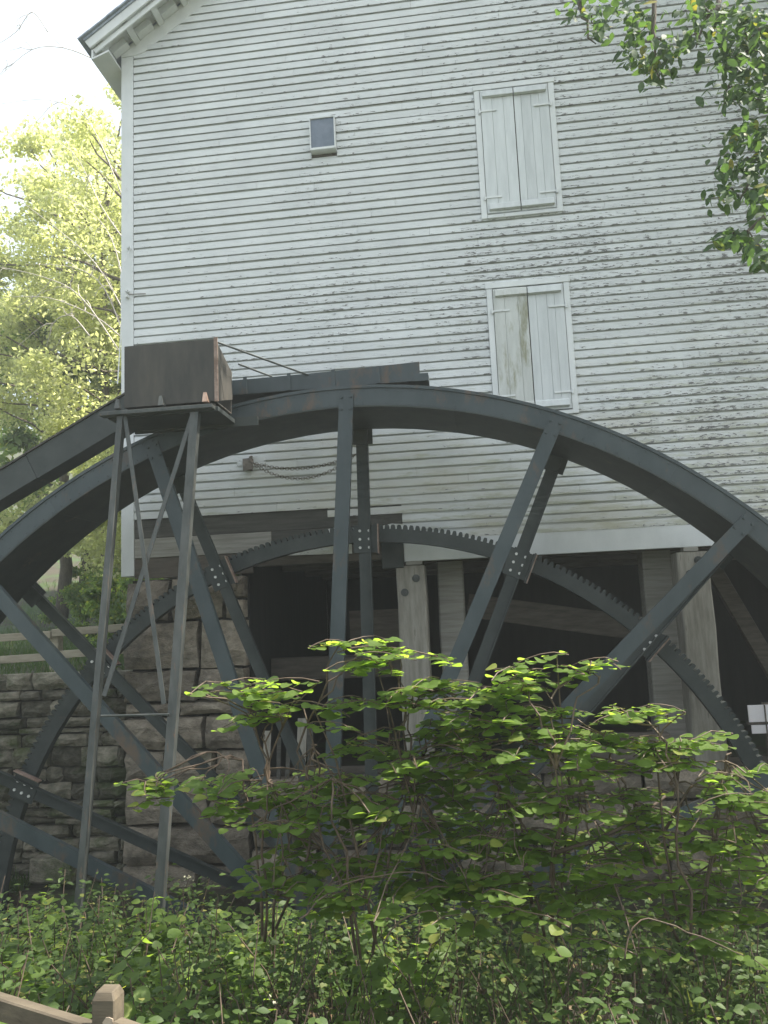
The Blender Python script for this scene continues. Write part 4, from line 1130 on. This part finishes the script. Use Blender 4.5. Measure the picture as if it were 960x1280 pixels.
tree((-2.3, 6.2, 1.4), 6, (-2.6, 6.0, 4.6), (1.6, 1.5, 1.7), 45, 420, .10, 'leaf_far', 'yellow-green young tree behind the supply pipe', 23, .10, .5, G)
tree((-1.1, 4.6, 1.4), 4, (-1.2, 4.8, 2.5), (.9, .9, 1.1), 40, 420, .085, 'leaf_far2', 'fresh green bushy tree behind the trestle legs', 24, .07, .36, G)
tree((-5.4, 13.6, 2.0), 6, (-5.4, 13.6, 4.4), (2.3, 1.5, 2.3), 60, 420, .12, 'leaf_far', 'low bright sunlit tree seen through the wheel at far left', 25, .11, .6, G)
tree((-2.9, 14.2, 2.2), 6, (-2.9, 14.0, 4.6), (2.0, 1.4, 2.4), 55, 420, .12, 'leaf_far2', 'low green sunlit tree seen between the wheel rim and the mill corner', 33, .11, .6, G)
for (x_, y_, h_, w_, lab) in ((-6.6, 12.6, 2.0, 1.3, 'low sunlit bush farthest left behind the rail fence'), (-4.4, 12.4, 1.8, 1.2, 'round sunlit bush seen under the wheel rim'), (-2.6, 12.2, 2.1, 1.1, 'pale green bush beside the mill foundation'), (-8.2, 15.5, 2.6, 1.7, 'large sunlit bush far back on the bank'), (-5.6, 16.2, 2.4, 1.7, 'wide pale bush on the slope beyond the others'), (-3.4, 15.8, 2.4, 1.5, 'sunlit bush directly behind the round bush'), (-3.6, 7.2, 1.6, 1.0, 'shaded green bush just behind the rail fence')):
    tree((x_, y_, 1.1), h_ + 1, (x_, y_, 1.1 + h_ * .55), (w_, w_ * .8, h_ * .6), 26, 420, .10, 'leaf_far2', lab, int(-x_ * 31), .05, .38, 'bushes on the bank left of the mill', name='leafy_bush')
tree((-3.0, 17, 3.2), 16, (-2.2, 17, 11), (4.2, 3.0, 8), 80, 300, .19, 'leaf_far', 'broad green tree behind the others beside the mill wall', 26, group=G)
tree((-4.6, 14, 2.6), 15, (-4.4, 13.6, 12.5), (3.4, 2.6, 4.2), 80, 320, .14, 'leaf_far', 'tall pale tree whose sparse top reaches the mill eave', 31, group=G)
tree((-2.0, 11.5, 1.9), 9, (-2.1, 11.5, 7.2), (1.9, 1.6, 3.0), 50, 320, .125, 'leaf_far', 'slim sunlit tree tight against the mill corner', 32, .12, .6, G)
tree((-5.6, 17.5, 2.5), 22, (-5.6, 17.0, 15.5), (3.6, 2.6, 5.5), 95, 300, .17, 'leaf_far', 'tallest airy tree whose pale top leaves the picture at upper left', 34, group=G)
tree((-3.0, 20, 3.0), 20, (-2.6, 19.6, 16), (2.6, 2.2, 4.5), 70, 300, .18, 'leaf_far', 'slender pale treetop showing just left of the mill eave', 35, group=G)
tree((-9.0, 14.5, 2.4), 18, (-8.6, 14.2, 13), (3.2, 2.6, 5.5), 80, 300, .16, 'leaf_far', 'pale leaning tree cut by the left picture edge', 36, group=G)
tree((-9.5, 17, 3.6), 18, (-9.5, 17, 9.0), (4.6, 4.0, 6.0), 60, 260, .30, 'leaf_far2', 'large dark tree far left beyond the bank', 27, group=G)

# the tree at the right whose limbs hang into the picture; its crown shades the wheel and the bank
rt = thing('overhanging_tree', (10.3, -4.6, .0), 'dark leafy tree whose low limbs hang in at the upper right corner', 'tree')
trk = bez((10.3, -4.6, -.4), (10.4, -2.2, 10.8), 0, 8, .12)
MB().tube(trk, [.38 - .032 * i for i in range(9)], 12).build('trunk', M['bark'], rt, smooth=True)
br = MB(); P = []; Dn = []; Nn = []; S = []
rq = np.random.default_rng(77); rr_ = random.Random(77)
for k in range(58):
    while True:
        v = Vector((rr_.uniform(-1, 1), rr_.uniform(-1, 1), rr_.uniform(-1, 1)))
        if .35 < v.length < 1: break
    c = Vector((10.8, -1.4, 11.2)) + Vector((v.x * 5.0, v.y * 3.0 - (1.6 if rr_.random() < .22 else 0), v.z * 4.2))
    if rr_.random() < .6: br.tube(bez(trk[min(8, max(4, int((c.z - 3) / 1.2)))], c, .2, 5, .15), [.07 * (1 - .8 * i / 5) + .006 for i in range(6)], 5, cap=False)
    n = int(95 * rr_.uniform(.6, 1.4)); q = rq.normal(0, 1, (n, 3)); q /= np.linalg.norm(q, axis=1, keepdims=True)
    q *= rq.random((n, 1)) ** .45 * rr_.uniform(.6, 1.1) * np.array([1.1, 1.1, .55])
    P.append(q + np.array(c))
P = np.concatenate(P); N = len(P)
D = rq.normal(0, 1, (N, 3)); D[:, 2] -= .4; U_ = rq.normal(0, .5, (N, 3)); U_[:, 2] += .9
link('crown', quad_leaves('crown', P, D, U_, .15 * rq.uniform(.7, 1.3, N), M['leaf_near'], .55), rt)
limbs = [
    ((9.6, -4.8, 6.6), [(735, -30), (725, 20), (745, 55)], -5.0),
    ((9.6, -4.8, 6.6), [(820, -20), (815, 40), (825, 100)], -5.0),
    ((9.8, -4.6, 6.2), [(900, -10), (890, 20), (870, 60)], -5.0),
    ((9.8, -4.6, 5.8), [(950, 40), (925, 80), (905, 130)], -4.9),
    ((9.9, -4.6, 5.2), [(990, 160), (950, 190), (925, 250)], -4.9),
    ((9.9, -4.6, 4.8), [(1000, 250), (955, 275), (915, 300)], -4.9)]
clus = [(730, 10, 24, 20, 24), (745, 32, 14, 14, 12), (775, 10, 30, 16, 34), (800, 40, 28, 30, 62), (818, 82, 22, 26, 50), (790, 66, 14, 14, 16), (835, 60, 14, 20, 20),
        (880, 18, 34, 24, 70), (930, 30, 40, 34, 110), (915, 70, 30, 26, 70), (955, 75, 24, 40, 80), (925, 112, 30, 16, 54), (950, 125, 20, 14, 26), (865, 50, 18, 14, 20),
        (945, 160, 24, 12, 34), (930, 175, 22, 12, 24), (925, 205, 28, 14, 50), (955, 200, 14, 26, 34), (905, 240, 20, 14, 30), (945, 240, 22, 14, 36), (955, 270, 14, 14, 20),
        (915, 295, 20, 10, 26), (940, 310, 20, 14, 34), (955, 325, 10, 10, 12), (900, 300, 10, 5, 8)]
P = []; Dn = []; Nn = []; S = []
limb_pts = []
for a, pts, y in limbs:
    p3 = [Vector(a)] + [at(px, py, y) for px, py in pts]
    fine = []
    for i in range(len(p3) - 1):
        for u in (0, .33, .66): fine.append(p3[i].lerp(p3[i+1], u) + Vector((rr_.uniform(-.03, .03) for _ in range(3))))
    fine.append(p3[-1]); limb_pts += fine[4:]
    br.tube(fine, [.045 - .041 * (i / (len(fine) - 1)) ** .6 for i in range(len(fine))], 6)
for a in (6.6, 6.2, 5.8, 5.2, 4.8):
    br.tube(bez((10.28, -4.4, a - 1.6), (9.75, -4.7, a), .08, 3, .03), [.09, .08, .07, .05], 7)
for px, py, wx, hy, n in clus:
    for i in range(int(n * 1.7)):
        y = -4.95 + rr_.gauss(0, .16)
        c = at(px + rr_.gauss(0, .55) * wx, py + rr_.gauss(0, .55) * hy, y)
        P.append(c); Dn.append((rr_.gauss(0, .6), rr_.gauss(-.1, .6), -.55 + rr_.gauss(0, .4))); Nn.append((rr_.gauss(0, .5), rr_.gauss(-.5, .5), .7)); S.append(.086 * rr_.uniform(.6, 1.2))
    c0 = at(px, py, -4.95); near = min(limb_pts, key=lambda q: (q - c0).length)
    br.tube(bez(near, c0, .04, 4, .015), [.008, .007, .006, .004, .003], 4, cap=False)
br.build('branches', M['bark'], rt, smooth=True)
place_leaves(rt, 'oval', M['leaf_near'], np.array(P, np.float32), np.array(Dn, np.float32), np.array(Nn, np.float32), np.array(S, np.float32), 300)

# ------------------------------------------------------------------ haze: thin volume added as a pale veil to brighten the far trees
hz = NT('haze_air')
pv = hz.n('ShaderNodeVolumePrincipled'); pv.inputs['Density'].default_value = .0027; pv.inputs['Color'].default_value = (.90, .97, .95, 1); pv.inputs['Anisotropy'].default_value = .35
hz.l(pv.outputs[0], hz.out.inputs['Volume'])
o = MB().box((-34, -26, -9.7), (34, 36, 26)).build('haze', hz.m, kind='stuff')
tag(o, 'thin pale haze added between the camera and the far trees', 'haze')
